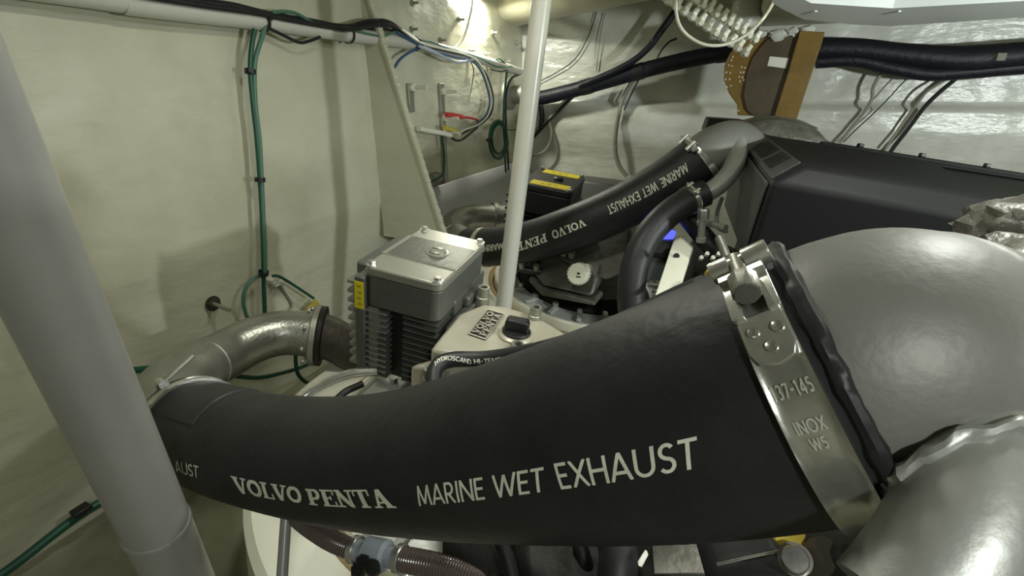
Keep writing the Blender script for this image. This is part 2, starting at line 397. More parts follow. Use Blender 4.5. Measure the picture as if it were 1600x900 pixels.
# knee plate standing out from the transom
def knee_out(root, px):
    lo, hi = 0.0, 1.0
    for _ in range(40):
        m = (lo+hi)/2
        if proj(root+NT*m)[0] < px: lo = m
        else: hi = m
    return root + NT*lo
kr = TW(572, 60)
kz = [1.50, 1.40, 1.25, 1.1, .95, .8, .65]
rootl = [V((kr.x, kr.y, z)) for z in kz]
edge = []
for q in rootl:
    o_ = q
    for it in range(3):
        y = proj(o_)[1]; o_ = knee_out(q, 606+(y-85)*.318)
    edge.append(o_)
mb = MB(); th = -LT*.012
mb.prism(rootl+edge[::-1], th)
kn = struct('trim_3', mb, 'wall')
mb = MB(); vs = []; fs = []; el = catmull(edge, 26)
for i, q in enumerate(el):
    j = .003*noise.noise(q*60) + .0022*(i % 2)
    for a, b in ((-.004, .006), (.006+j, .006+j*.5), (.006+j, -.018-j*.5), (-.004, -.018)): vs.append(q + NT*a + LT*b)
for i in range(len(el)-1):
    for k in range(4): fs.append((4*i+k, 4*i+(k+1) % 4, 4*i+4+(k+1) % 4, 4*i+4+k))
build('ragged_edge', mb.add(vs, fs), 'wall', kn, label='rough sawn laminate edge')
# sloping ledge low in the corner
q = [TW(690, 292), TW(795, 250), TW(795, 262) , TW(690, 380)]
mb = MB(); l0 = TW(640, 300, .01); l1 = CORN + V((0, 0, l0.z)) + NT*.01
mb.prism([l0, l1, l1+NT*.26+V((0, 0, -.30)), l0+NT*.26+V((0, 0, -.30))], V((0, 0, -.06)))
struct('trim_4', mb, 'ledge', bevel=.015)
# ------------------------------------------------------------------ lamps
def lamp(key, pos, watts, col):
    lab = {'corner': 'round white ceiling lamp glowing above the corner beside the middle pole', 'over': 'added unseen lamp above the near engine', 'hull': 'added unseen lamp above the far engine',
           'aft': 'added unseen lamp above the grey motor', 'front': 'added unseen lamp behind the viewer', 'fill': 'round work lamp added unseen right of the near engine'}[key]
    ax = V((0, 0, -1)) if key != 'fill' else V((-.12, 1, .22)).normalized()
    t = thing('ceiling_or_fill_lamp' if key != 'fill' else 'fill_lamp', lab, 'lamp', pos, 'ceiling lamps' if key != 'fill' else None)  # every lamp but the corner one is added out of view
    build('housing', MB().lathe(pos, ax, [(.06, -.03), (.065, 0), (.065, .012), (.055, .02), (.05, .012)], 32), 'whiteframe', t)
    build('lens', MB().lathe(pos+ax*.010, ax, [(.049, 0), (.047, .008), (.02, .012)], 32), 'lamp', t)
    if key == 'fill': build('hanger', MB().lathe(pos-ax*.02, (0, 0, 1), [(.008, .0), (.008, ZC-pos.z)], 12), 'pole', t)
    ld = bpy.data.lights.new('lamp_light', 'AREA'); ld.shape = 'DISK'; ld.size = .11; ld.energy = watts; ld.color = col
    lo = bpy.data.objects.new('lamp_light', ld); scn.collection.objects.link(lo); lo.parent = t; lo.location = ax*.035
    lo.rotation_euler = ax.to_track_quat('-Z', 'Y').to_euler()
for key, pos, wt, col in LAMPS:
    if pos is None:
        pos = P(738, -14, 2.35); pos.z = 1.655
    lamp(key, pos, wt, col)
# ================================================================== large things
# ---- poles
pa = V((-.459, .501, ZF)); pz = V((-.340, .290, ZC)); pax = (pz-pa).normalized(); pk = (P(238, 812, .575)-pa).dot(pax)
t = thing('support_pole', 'thick grey painted support pole standing at the left edge, nearest the viewer', 'pole', pa)
build('shaft', MB().lathe(pa, pax, [(.0335, 0), (.0335, (pz-pa).length)], 56), 'pole', t)
build('sleeve', MB().lathe(pa+pax*pk, (pax+V((.10, -.05, 0))).normalized(), [(.0338, 0), (.0350, .0012), (.0350, .0035), (.0340, .006)], 56), 'pole', t)
pb = P(787, 478, 1.42); pt = P(847, -5, 1.12); ax = (pt-pb).normalized()
t = thing('support_pole', 'slim white pole standing between the two drives in the middle', 'pole', pb)
build('shaft', MB().lathe(pb-ax*.12, ax, [(.0235, 0), (.0235, (pt-pb).length+.12+.28)], 40), 'polew', t)
build('foot_sleeve', MB().lathe(pb-ax*.12, ax, [(.028, 0), (.028, .05), (.0236, .055)], 32), 'polew', t)

def tubewall(S, n, ns, th=.006):          # an open-ended hose with wall thickness
    mb = MB(); vs = []; fs = []
    xs = [S.L*i/ns for i in range(ns+1)]
    prof = [(x, 0) for x in xs] + [(S.L, -th), (S.L-.03, -th)]
    prof = [(.03, -th), (0, -th)] + prof
    p = len(prof)
    for i in range(n):
        a = 2*math.pi*i/n
        for x, h in prof: vs.append(S.at(x, a, h))
    for i in range(n):
        j = (i+1) % n
        for k in range(p-1): fs.append((i*p+k, i*p+k+1, j*p+k+1, j*p+k))
    return mb.add(vs, fs)
# ---- near exhaust hose
_r = ray(1238, 612); _m = CR + CU*.345; HA = (CR*.8216 + CU*.431 - CF*.50).normalized()
HB = P(1226, 602, .297)
H1 = [HB+HA*.032, HB, HB-HA*.045] + pw([(1040, 655, .335), (850, 690, .405), (700, 714, .485), (560, 721, .58), (440, 708, .655)]) + [V((-.422, .578, .724)), V((-.486, .617, .708)), V((-.530, .658, .698))]
def evened(pts, n, it):
    q = catmull(pts, 12); L = [0.0]
    for a, b in zip(q, q[1:]): L.append(L[-1]+(b-a).length)
    out = []; k = 0
    for i in range(n):
        x = L[-1]*i/(n-1)
        while k < len(L)-2 and L[k+1] < x: k += 1
        out.append(q[k].lerp(q[k+1], (x-L[k])/max(1e-9, L[k+1]-L[k])))
    for _ in range(it): out = out[:3] + [out[i].lerp(out[i]*.5+(out[i-1]+out[i+1])*.25, min(1, (i-2)/12)) for i in range(3, n-2)] + [out[-2], out[-1]]
    return out
H1 = evened(H1, 80, 70)
S1 = Surf(H1, [.0797-.0005*i for i in range(10)]+[.0752]*12, 1)
h1 = thing('exhaust_hose', 'large black rubber exhaust hose sweeping across the foreground with white lettering', 'hose', H1[40])
build('hose_body', tubewall(S1, 64, 110), 'rubber', h1)
for wd, fnt, cr, kw in (
    ('VOLVO', SLAB, ((371, 769), (475, 786), (361, 743), (469, 761)), {'gap': -.02}),
    ('PENTA', SLAB, ((484, 788), (621, 793), (477, 763), (604, 763)), {'gap': -.02}),
    ('MARINE WET', SANS, ((656, 790), (853, 767), (650, 759), (850, 729)), {'gap': .05}),
    ('EXHAUST', SANS, ((877, 764), (1092, 730), (865, 724), (1089, 681)), {'gap': .06}),
    ('AUST', SANS, ((277, 737), (311, 747), (272, 718), (311, 728)), {'gap': .05})):
    build('printed_word', text_on(S1, wd, fnt, cr, **kw), 'print', h1)
# lap seam near the far end of the hose
sx, sth = S1.find(360, 612)
build('lap_seam', S1.ringpts(MB(), [(sx-.012, 0), (sx-.010, .0022), (sx+.07, .0022), (sx+.072, 0)], 24, sth-.9, sth+.5), 'rubber', h1)
# ---- far exhaust hose
H2 = pw([(1100, 242, 1.49), (1088, 252, 1.5), (1040, 286, 1.53), (970, 325, 1.58), (893, 357, 1.65), (822, 379, 1.76), (760, 386, 1.9), (736, 384, 1.99)])
S2 = Surf(H2, .0745, 8)
h2 = thing('exhaust_hose', 'black rubber exhaust hose of the far engine with upside-down white lettering', 'hose', H2[3])
build('hose_body', tubewall(S2, 48, 70), 'rubber', h2)
for wd, fnt, cr, kw in (
    ('MARINE WET EXHAUST', SANS, ((1071, 254), (947, 322), (1076, 268), (953, 335)), {'gap': .08, 'tw': .15}),
    ('VOLVO', SLAB, ((912, 342), (861, 361), (917, 352), (865, 374)), {'gap': 0}),
    ('PENTA', SLAB, ((853, 364), (797, 382), (856, 377), (799, 395)), {'gap': 0}),
    ('MARINE', SANS, ((786, 379), (750, 384), (787, 389), (752, 394)), {'gap': .08, 'tw': .16})):
    build('printed_word', text_on(S2, wd, fnt, cr, **kw), 'print', h2)
# ---- T-bolt clamps
def clampband(S, x0, wdt, h, mb=None): return S.ringpts(mb or MB(), [(x0-wdt/2, 0), (x0-wdt/2, h+.0015), (x0-wdt/2+.002, h), (x0-wdt/4, h), (x0, h), (x0+wdt/4, h), (x0+wdt/2-.002, h), (x0+wdt/2, h+.0015), (x0+wdt/2, 0)], 72)
cx, cth = S1.find(1181, 478)
cth0 = cth
def fra(S, x, th, h):
    p = S.at(x, th, h); a = (S.at(x-.004, th, h)-S.at(x+.004, th, h)).normalized()       # towards the engine end
    t_ = (S.at(x, th+.02, h)-S.at(x, th-.02, h)).normalized(); n = (p-S.cen(x)).normalized(); return p, a, t_, n
p_, ca, ct, cn = fra(S1, cx, cth, 0)
sg = 1 if proj(p_+ct*.02)[1] > proj(p_)[1] else -1            # +sg runs down the band as seen
BW = .0225
c1 = thing('hose_clamp', 'heavy stainless bolt clamp around the near exhaust hose, stamped with its size', 'clamp', p_)
bnd = build('band', clampband(S1, cx, BW, .0022), 'band', c1)
def cm(x, ang, h): return S1.at(cx - x, cth + sg*ang, h)        # x to the engine end, ang down the band
def curved(x0, x1, a0, a1, h0, h1, mb, nn=8):
    vs = []; fs = []
    for i in range(nn+1):
        a = a0+(a1-a0)*i/nn
        for x, h in ((x0, h0), (x1, h0), (x1, h1), (x0, h1)): vs.append(cm(x, a, h))
    for i in range(nn):
        for k in range(4): fs.append((4*i+k, 4*i+(k+1) % 4, 4*i+4+(k+1) % 4, 4*i+4+k))
    fs.append((0, 1, 2, 3)); fs.append(tuple(4*nn+k for k in (3, 2, 1, 0))); return mb.add(vs, fs)
mb = MB()
curved(-BW/2-.0005, -BW/2+.0055, -.34, .12, .003, .009, mb)
curved(BW/2-.0055, BW/2+.0005, -.34, .12, .003, .009, mb)
curved(-BW/2-.0005, BW/2+.0005, -.20, -.15, .003, .0125, mb)
mb2 = MB(); o_ = []                                              # lower pad with rounded corners
for x in (-BW/2+.001, BW/2-.001): pass
pad = [(-.5, .10), (.5, .10), (.5, .33), (.38, .40), (0, .43), (-.38, .40), (-.5, .33)]
n_ = len(pad); vs = [cm(x*(BW-.001), a, h) for h in (.0022, .0052) for x, a in pad]
mb2.add(vs, [tuple(range(n_))[::-1], tuple(range(n_, 2*n_))] + [(i, (i+1) % n_, n_+(i+1) % n_, n_+i) for i in range(n_)])
br = build('bridge_frame', mb, 'steel', c1, bevel=.0012)
build('bridge_pad', mb2, 'steel', c1, bevel=.0008)
for x, a in ((-.005, .21), (.006, .22), (.000, .32)):
    pp = cm(x, a, .0052); nn = (pp-S1.cen(cx)).normalized()
    build('weld_dimple', MB().lathe(pp, nn, [(.0031, -.0004), (.0028, .0007), (.002, .0002), (.0004, -.0002)], 18), 'band', c1)
a_ = -.30; pp = cm(0, a_, .012); nn = (pp-S1.cen(cx)).normalized()
build('trunnion', MB().lathe(cm(-BW/2-.003, a_, .0105), ca, [(.0062, 0), (.0065, .001), (.0065, .010), (.0045, .0105), (.0045, .018), (.0065, .0185), (.0065, .030), (.0062, .031)], 28), 'steel', c1)
bdir = (cm(0, .12, .016)-cm(0, -.40, .013)).normalized()
bhd = build('bolt_head', MB().lathe(cm(0, -.13, .0115), bdir, [(.0066, 0), (.0076, .001), (.0076, .013), (.0068, .0142)], 8), 'zinc', c1)
build('bolt_face', MB().lathe(cm(0, -.13, .0115)+bdir*.0138, bdir, [(.0066, 0), (.006, .0012), (.003, .0014)], 16), 'gear', bhd)
bs_ = build('bolt_shank', MB().lathe(cm(0, -.12, .0115)-bdir*.020, bdir, [(.0040, 0), (.0040, .022)], 20), 'zinc', c1)
sp0 = cm(-.006, -.42, .010); sd = -bdir
mb = MB(); prof = []
for i in range(26): prof.append((.0026 if i % 2 else .0021, i*.0007))
mb.lathe(cm(-.004, -.37, .011), (sd + cn*.35).normalized(), prof, 14)
build('threaded_stud', mb, 'zinc', c1)
def cm_text(txt, a, half, hgt):
    return letter_mesh(txt, SANS, lambda u, v: cm((u-.5)*2*half, a+(.5-v)*hgt/.077, .0032), tw=.17, gap=.12)
build('stamped_text', cm_text('137-145', .57, .0086, .0066), 'stamp', c1)
build('stamped_text', cm_text('INOX', .78, .0062, .0060), 'stamp', c1)
build('stamped_text', cm_text('W5', .885, .0034, .0056), 'stamp', c1)
def tclamp(S, x, th, label, w=.02, sc=1.0, stud=0, m='steel'):
    p, a, t_, n = fra(S, x, th, 0)
    t = thing('hose_clamp', label, 'clamp', p)
    build('band', clampband(S, x, w, .0022), 'steel', t)
    c = p + n*.010*sc
    mb = MB(); mb.lathe(c - a*w*.55 - t_*.016*sc, a, [(.006*sc, 0), (.006*sc, w*1.1)], 16); build('trunnion', mb, 'steel', t)
    mb = MB(); mb.lathe(c - a*w*.55 + t_*.016*sc, a, [(.006*sc, 0), (.006*sc, w*1.1)], 16); build('trunnion', mb, 'steel', t)
    build('bolt_head', hexp(c - t_*.030*sc, t_, .0075*sc, .010*sc), 'zinc', t)
    build('bolt_shank', MB().lathe(c - t_*.024*sc, t_, [(.004*sc, 0), (.004*sc, .05*sc+stud)], 12), 'zinc', t)
    return t
x, th = S1.find(289, 640)
tclamp(S1, S1.L-.030, th, 'bolt clamp at the far end of the near exhaust hose, beside the left pole', .02, 1.15, .045)
x, th = S2.find(1078, 226)
tclamp(S2, x, th, 'stainless bolt clamp on the upper end of the far exhaust hose', .03, 1.3)
x, th = S2.find(745, 362)
build('band_tape', clampband(S2, x, .022, .002), 'cream', h2, label='cream band at the hose end')
# ---- near exhaust elbow (riser)
E1 = [HB+HA*.008, HB+HA*.042] + pw([(1398, 568, .283), (1455, 590, .291), (1515, 646, .307), (1568, 724, .335), (1612, 816, .38), (1645, 920, .44)])
SE1 = Surf(E1, [.073, .0735, .079, .080, .080, .080, .080, .080], 8)
e1 = thing('exhaust_elbow', 'large grey painted exhaust elbow at the right, joined to the near hose', 'elbow', E1[3])
build('elbow_body', MB().tube(E1, [.073, .0735, .079, .080, .080, .080, .080, .080], 64, 8), 'castgrey', e1)
xx, _ = SE1.find(1300, 500)
sx0 = S1.find(1262, 470)[0]
mb = MB(); vs = []; fs = []
nn = 120
for i in range(nn):                                               # lumpy black sealant between hose end and elbow
    a = 2*math.pi*i/nn
    for k in range(8):
        b = 2*math.pi*k/8; q = S1.at(0.002, a, -.001); ctr = S1.cen(0.002); rad = (q-ctr).normalized(); ax_ = S1.T[0]
        r_ = .0043+.0014*noise.noise(V((math.cos(a)*9, math.sin(a)*9, k*.3)))
        vs.append(q + rad*(math.cos(b)*r_) + ax_*(math.sin(b)*r_*1.0))
for i in range(nn):
    for k in range(8): fs.append((i*8+k, i*8+(k+1) % 8, ((i+1) % nn)*8+(k+1) % 8, ((i+1) % nn)*8+k))
build('hose_lip', mb.add(vs, fs), 'rubber2', h1, label='lumpy black rubber lip past the clamp')
# water pipe welded to the elbow
W1 = pw([(1548, 615, .275), (1536, 684, .226), (1526, 748, .210), (1506, 822, .201), (1468, 892, .197), (1412, 965, .195)])
wp = build('water_pipe', MB().tube(W1, [.0265, .0265, .0265, .0265, .0265, .0265], 40, 8), 'raw', e1, label='raw silver water pipe welded under the elbow')
SW = Surf(W1, .0265, 8); mb = MB(); vs = []; fs = []; nn = 70
for i in range(nn):
    a = 2*math.pi*i/nn; sx_ = 0
    while sx_ < .12:
        q = SW.at(sx_, a, 0)
        if min((q-c_).length for c_ in SE1.c) > .0802: break
        sx_ += .001
    ctr = SW.cen(sx_); rad = (q-ctr).normalized(); tt = SW.T[SW.loc(sx_)[0]]
    wob = .0035*noise.noise(V((math.cos(a)*4, math.sin(a)*4, 2)))
    for k in range(8):
        b = 2*math.pi*k/8; r_ = .0038+.0012*noise.noise(V((math.cos(a)*8, math.sin(a)*8, 5)))
        vs.append(q + tt*wob + rad*(math.cos(b)*r_) + tt*(math.sin(b)*r_*1.2))
for i in range(nn):
    for k in range(8): fs.append((i*8+k, i*8+(k+1) % 8, ((i+1) % nn)*8+(k+1) % 8, ((i+1) % nn)*8+k))
build('weld_bead', mb.add(vs, fs), 'raw', wp)
# ---- near silver pipe to the drive
PP1 = [V((-.490, .620, .708)), V((-.528, .656, .699))] + pw([(264, 634, .91), (270, 608, 1.0), (308, 578, 1.11), (354, 553, 1.21), (400, 530, 1.27), (445, 520, 1.31), (494, 524, 1.33)])
sp1 = thing('exhaust_pipe', 'curved silver exhaust pipe left of the grey steering unit', 'pipe', PP1[3])
build('pipe_body', MB().tube(PP1, [.067, .067, .066, .064, .062, .061, .060, .060, .060], 48, 8), 'silver', sp1)
SP1 = Surf(PP1, [.067, .067, .066, .064, .062, .061, .060, .060, .060], 8); x, _ = SP1.find(356, 556)
build('weld_bead', SP1.ringpts(MB(), [(x-.006, 0), (x-.003, .0028), (x+.003, .0028), (x+.006, 0)], 48), 'silver', sp1)
fd = SP1.T[-1]
build('flange', MB().lathe(PP1[-1]-fd*.012, fd, [(.064, 0), (.080, .002), (.083, .005), (.083, .018), (.078, .020)], 48), 'zinc', sp1)
for i in range(8):
    a = i*math.pi/4+.3; q = PP1[-1] - fd*.018 + (SP1.A[-1]*math.cos(a)+SP1.B[-1]*math.sin(a))*.074
    build('flange_bolt', hexp(q, -fd, .007, .008), 'zinc', sp1)
BP1 = [PP1[-1]+fd*.008, PP1[-1]+fd*.05+V((0, 0, -.012)), PP1[-1]+fd*.11+V((0, 0, -.05)), PP1[-1]+fd*.16+V((.02, 0, -.12)), PP1[-1]+fd*.19+V((.03, 0, -.22))]
bp = thing('cast_pipe', 'dark brown cast pipe running from the silver pipe flange under the fins', 'pipe', BP1[2])
build('pipe_body', MB().tube(BP1, [.064, .058, .058, .06, .06], 40, 8), 'brown', bp)
build('flange', MB().lathe(BP1[0], fd, [(.080, 0), (.082, .002), (.082, .012), (.062, .014)], 48), 'dark', bp)
# ---- far silver pipe
PP2 = pw([(742, 385, 1.98), (722, 378, 2.06), (706, 364, 2.16), (712, 349, 2.27), (738, 341, 2.36), (788, 341, 2.42)])
sp2 = thing('exhaust_pipe', 'curved silver exhaust pipe of the far drive, left of the middle pole', 'pipe', PP2[3])
build('pipe_body', MB().tube(PP2, .064, 40, 8), 'silver', sp2)
SP2 = Surf(PP2, .064, 8)
x, _ = SP2.find(708, 350); build('weld_bead', SP2.ringpts(MB(), [(x-.006, 0), (x-.003, .003), (x+.003, .003), (x+.006, 0)], 40), 'silver', sp2)
x, _ = SP2.find(778, 335); build('flange', SP2.ringpts(MB(), [(x-.01, 0), (x-.01, .012), (x+.01, .012), (x+.01, 0)], 40), 'silver', sp2)
# ---- steering units: finned motor with a lidded box on top
AX = (EU, EV, EW)
def rbox(o, a0, a1, b0, b1, c0, c1, r=.0, mb=None, n=5):      # a box in the machine frame with rounded upright corners
    mb = mb or MB(); pts = []
    for sx, sy, st in ((1, 1, 0), (-1, 1, 90), (-1, -1, 180), (1, -1, 270)):
        cx_ = (a1-r) if sx > 0 else (a0+r); cy_ = (b1-r) if sy > 0 else (b0+r)
        if r == 0: pts.append((cx_, cy_)); continue
        for i in range(n+1):
            t = math.radians(st+90*i/n); pts.append((cx_+r*math.cos(t), cy_+r*math.sin(t)))
    return mb.prism([fr(o, a, b, c0) for a, b in pts], EW*(c1-c0))
def unit(o, label, body, lidm, finm, far=False, sc=1.0):
    t = thing('steering_unit', label, 'motor unit', fr(o, 0, 0, -.25)); t.scale = (sc, sc, sc)
    lid = build('lid', rbox(o, -.083, .083, -.130, .128, -.020, 0, .020), lidm, t, bevel=.004)
    if not far:
        build('grooved_plate', rbox(o, -.083, .083, -.060, .062, 0, .0012, 0), lidm, lid)
        for i in range(30):
            b = -.056+i*.0039
            build('groove_rib', MB().box(fr(o, .004, b, .0018), .076, .0009, .0008, AX), 'fin', lid)
        build('breather_cap', MB().lathe(fr(o, .016, .0, .001), EW, [(.024, 0), (.024, .003), (.019, .0035), (.018, .008), (.015, .010)], 36), lidm, lid)
        build('cap_slot', MB().box(fr(o, .016, 0, .0106), .012, .0014, .001, AX), 'hole', lid)
    else:
        build('breather_cap', MB().lathe(fr(o, .012, .0, 0), EW, [(.016, 0), (.016, .006), (.012, .009)], 28), 'black', lid)
        build('warning_sticker', MB().box(fr(o, .004, -.085, .0006), .062, .026, .0006, AX), 'yellow', lid)
        build('warning_sticker', MB().box(fr(o, .004, .088, .0006), .062, .026, .0006, AX), 'yellow', lid)
        for bb in (-.085, .088):
            for k in range(3): build('sticker_print', MB().box(fr(o, -.02+.02*k, bb+.004*(k-1), .0014), .007, .004+.004*(k % 2), .0002, AX), 'ink', lid)
    for a in (-.070, .070):
        for b in (-.117, .115):
            if not far: build('screw_recess', MB().lathe(fr(o, a, b, 0), EW, [(.012, 0), (.0115, .0012), (.009, .0012)], 20), 'steel', lid)
            build('screw', hexp(fr(o, a, b, .0), EW, .0075, .008), 'steel', lid)
    build('housing', rbox(o, -.081, .081, -.128, .126, -.088, -.021, .020), body, t, bevel=.003)
    build('rear_shelf', rbox(o, -.125, -.083, -.09, .10, -.05, -.018, .008), body, t, bevel=.004)
    build('side_bracket', rbox(o, .060, .085, -.05, .13, -.15, -.075, .006), body, t, bevel=.004)
    build('bracket_foot', rbox(o, .085, .108, -.105, .06, -.165, -.105, .006), body, t, bevel=.005)
    if not far:
        build('bracket_foot', rbox(o, .080, .100, -.01, .05, -.105, -.08, .006), body, t, bevel=.005)
        build('nameplate_panel', MB().box(fr(o, .01, -.1285, -.066), .055, .0008, .014, AX), body, t)
    # motor core and its fins
    build('motor_core', rbox(o, -.062, .060, -.105, .11, -.262, -.088, .02), 'dark', t)
    build('end_plate', rbox(o, -.100, -.078, -.134, .10, -.262, -.026, .003), body, t, bevel=.002)
    n = 12
    for i in range(n):
        c = -.098 - i*.0142
        build('fin', rbox(o, -.080, -.030, -.132, -.06, c-.0018, c+.0018, .002), finm, t)
        build('side_fin', rbox(o, .000, .078, -.122, .09, c-.0016, c+.0016, .004), body if far else 'unit', t)
    for i in range(10):
        c = -.045 - i*.0215
        build('rear_fin', rbox(o, -.122, -.099, -.128, .09, c-.003, c+.003, .004), finm, t)
    build('fin_web', rbox(o, -.072, -.052, -.128, -.06, -.262, -.09, 0), finm, t)
    st = build('yellow_label', MB().box(fr(o, -.089, -.1346, -.066), .010, .0006, .030, AX), 'yellow', t)
    if not far:
        for k in range(4): build('label_print', MB().box(fr(o, -.089+.002*(k % 2), -.1355, -.046-.013*k), .0045, .0003, .003, AX), 'ink', st)
    for b in (-.10, .08): build('screw', hexp(fr(o, -.09, b, -.026), EW, .006, .006), 'steel', t)
    return t
unit(B1, 'grey finned steering motor with a light grey lid, in front of the middle pole', 'unit', 'lid', 'fin')
unit(P(867, 280, 1.98)-EW*.0625, 'black steering motor with two yellow stickers behind the far exhaust hose', 'black', 'black', 'black', True, 1.25)
# ---- drive collars: white gelcoat ring and bolted clamp ring on the hull
def ringz(o, prof, n, mb=None, a0=0, a1=360):                  # prof (radius, height) around EW
    mb = mb or MB(); p = len(prof); vs = []; fs = []
    for i in range(n):
        t = 2*math.pi*i/n
        for r, c in prof: vs.append(fr(o, r*math.cos(t), r*math.sin(t), c))
    for i in range(n):
        j = (i+1) % n
        for k in range(p): fs.append((i*p+k, i*p+(k+1) % p, j*p+(k+1) % p, j*p+k))
    return mb.add(vs, fs)
for o, nm, nb in ((fr(B1, .2, -.03, -.42), 'near', 20), (fr(B2, .2, -.03, -.42), 'far', 20)):
    t = thing('drive_collar', {'near': 'white moulded collar with clamp ring under the near drive', 'far': 'white moulded collar with bolted grey clamp ring around the far drive'}[nm], 'collar', fr(o, 0, 0, -.2))
    build('gelcoat_collar', ringz(o, [(.405, -.25), (.405, -.03), (.415, -.022), (.515, -.022), (.53, -.035), (.54, -.25)], 96), 'collar', t)
    build('sealant_edge', ringz(o, [(.392, -.06), (.392, -.028), (.404, -.024), (.412, -.021), (.412, -.06)], 96), 'brownseal', t)
    build('rim', ringz(o, [(.366, -.05), (.366, .004), (.372, .010), (.380, .010), (.386, .004), (.386, -.05)], 96), 'collar', t)
    cr = build('clamp_ring', ringz(o, [(.285, -.06), (.285, .004), (.29, .008), (.355, .000), (.362, -.008), (.362, -.06)], 96), 'ring', t)
    for i in range(nb):
        a = 2*math.pi*(i+.35)/nb; ra = EU*math.cos(a)+EV*math.sin(a); tg = EW.cross(ra)
        build('ring_lug', MB().box(o + ra*.325 + EW*.009, .032, .009, .006, (ra, tg, EW)), 'ring', cr, bevel=.003)
        build('ring_bolt', hexp(o + ra*.306 + EW*.012, EW, .0115, .020), 'steel', cr)
    build('drive_body', ringz(o, [(.02, -.05), (.02, .05), (.24, .05), (.28, .01), (.284, -.05)], 64), 'dark', t)
# ---- near drive: cream gear cover with its plate, cap and bolts
def onw(x, y, c, o=None):
    o = o or B1; return on(x, y, fr(o, 0, 0, c), EW)
CW = -.100
gc = thing('gear_cover', 'cream gear cover with a raised name plate and black cap, right of the grey motor', 'gear cover', fr(B1, .18, -.05, -.3))
poly = [onw(x, y, CW) for x, y in ((672, 545), (745, 560), (800, 572), (862, 560), (884, 520), (838, 492), (790, 478), (755, 474), (715, 490))]
build('cover_body', MB().prism(poly, EW*-.12), 'cream', gc, bevel=.008)
poly = [onw(x, y, CW-.06) for x, y in ((640, 570), (745, 590), (850, 590), (885, 560), (870, 535), (840, 515))]
build('cover_skirt', MB().prism(poly, EW*-.2), 'cream', gc, bevel=.008)
tl, tr, brr, bl = [onw(x, y, CW+.003) for x, y in ((762, 484), (788, 491), (758, 530), (732, 521))]
np_ = build('name_plate', MB().prism([tl, tr, brr, bl], EW*-.004), 'black', gc)
def lerp(a, b, t): return a*(1-t)+b*t
e_ = EW*.0012
for a, b, in ((tl, tr), (tr, brr), (brr, bl), (bl, tl)):
    build('plate_rim', MB().tube([a+EW*.0005, b+EW*.0005], .0012, 6, 1), 'cream', np_)
def plate_line(txt, k0, k1):
    s0 = lerp(bl, brr, k0); s1 = lerp(tl, tr, k0); u0 = lerp(bl, brr, k1)
    s0, s1 = lerp(s0, s1, .06), lerp(s0, s1, .94)
    return letter_mesh(txt, SLAB, lambda u, v: lerp(s0, s1, u) + (u0-lerp(bl, brr, k0))*v + e_, gap=0)
build('raised_word', plate_line('VOLVO', .49, .08), 'cream', np_); build('raised_word', plate_line('PENTA', .93, .52), 'cream', np_)
kc = onw(806, 524, CW); ku = EW
build('cap_base', MB().lathe(kc, ku, [(.036, -.01), (.036, .004), (.031, .008)], 36), 'cream', gc)
kn = build('oil_cap', MB().lathe(kc, ku, [(.029, .006), (.029, .012), (.027, .014)], 36), 'black', gc)
hd = (EU*.95+EV*.1).normalized(); hv = EW.cross(hd)
pl = [(-.024, .012), (.024, .012), (.024, .030), (.020, .038), (-.020, .038), (-.024, .030)]
build('grip', MB().prism([kc + hd*a + EW*b - hv*.012 for a, b in pl], hv*.024), 'black', kn, bevel=.003)
for x, y, c, h, r in ((835, 497, CW, .028, .0125), (808, 545, CW, .012, .0125), (754, 470, CW, .035, .013), (672, 596, -.16, .03, .013), (700, 588, -.16, .02, .010)):
    q = onw(x, y, c); b_ = build('cover_bolt', MB().lathe(q, EW, [(r*1.15, -.03), (r*1.15, h*.3), (r, h*.35), (r, h), (r*.62, h), (r*.6, h-.006)], 24), 'zinc', gc)
    build('bolt_socket', MB().lathe(q+EW*(h-.0055), EW, [(r*.58, 0), (r*.58, .0015)], 12), 'hole', b_)
# ---- small black hose with print
HS = pw([(690, 640, .80), (678, 605, .82), (682, 575, .845), (705, 562, .86), (760, 560, .86), (820, 551, .83), (880, 537, .77), (940, 518, .70), (1000, 492, .62), (1060, 466, .54), (1100, 450, .5)])
SH = Surf(HS, .0138, 8)
hh = thing('oil_hose', 'thin black hose with white print running behind the near exhaust hose', 'hose', HS[3])
build('hose_body', MB().tube(HS, .0138, 24, 8), 'rubber2', hh)
build('printed_word', text_on(SH, 'HYDROSCAND', SANS, ((681, 572), (737, 569), (679, 565), (736, 562)), gap=.06, tw=.18), 'print', hh)
build('printed_word', text_on(SH, 'HI-TEMP1', SANS, ((741, 568), (788, 564), (740, 561), (787, 557)), gap=.06, tw=.18), 'print', hh)
rp = pw([(1040, 472, .52), (1066, 461, .50), (1098, 449, .47), (1132, 432, .44)])
t = thing('banjo_pipe', 'thin bright steel pipe with fittings behind the top of the near hose', 'pipe', rp[1])
build('pipe_body', MB().tube(rp, .003, 12, 3), 'steel', t)
rd = (rp[3]-rp[0]).normalized()
build('fitting', hexp(P(1076, 457, .488), rd, .0065, .022), 'steel', t); build('fitting', hexp(P(1056, 465, .505), rd, .0055, .010), 'steel', t)
one('cable_plug', hexp(P(1113, 430, .52), (P(1128, 424, .5)-P(1113, 430, .52)), .010, .016), 'brass', 'small yellow plug beside the threaded stud of the near clamp', 'plug')
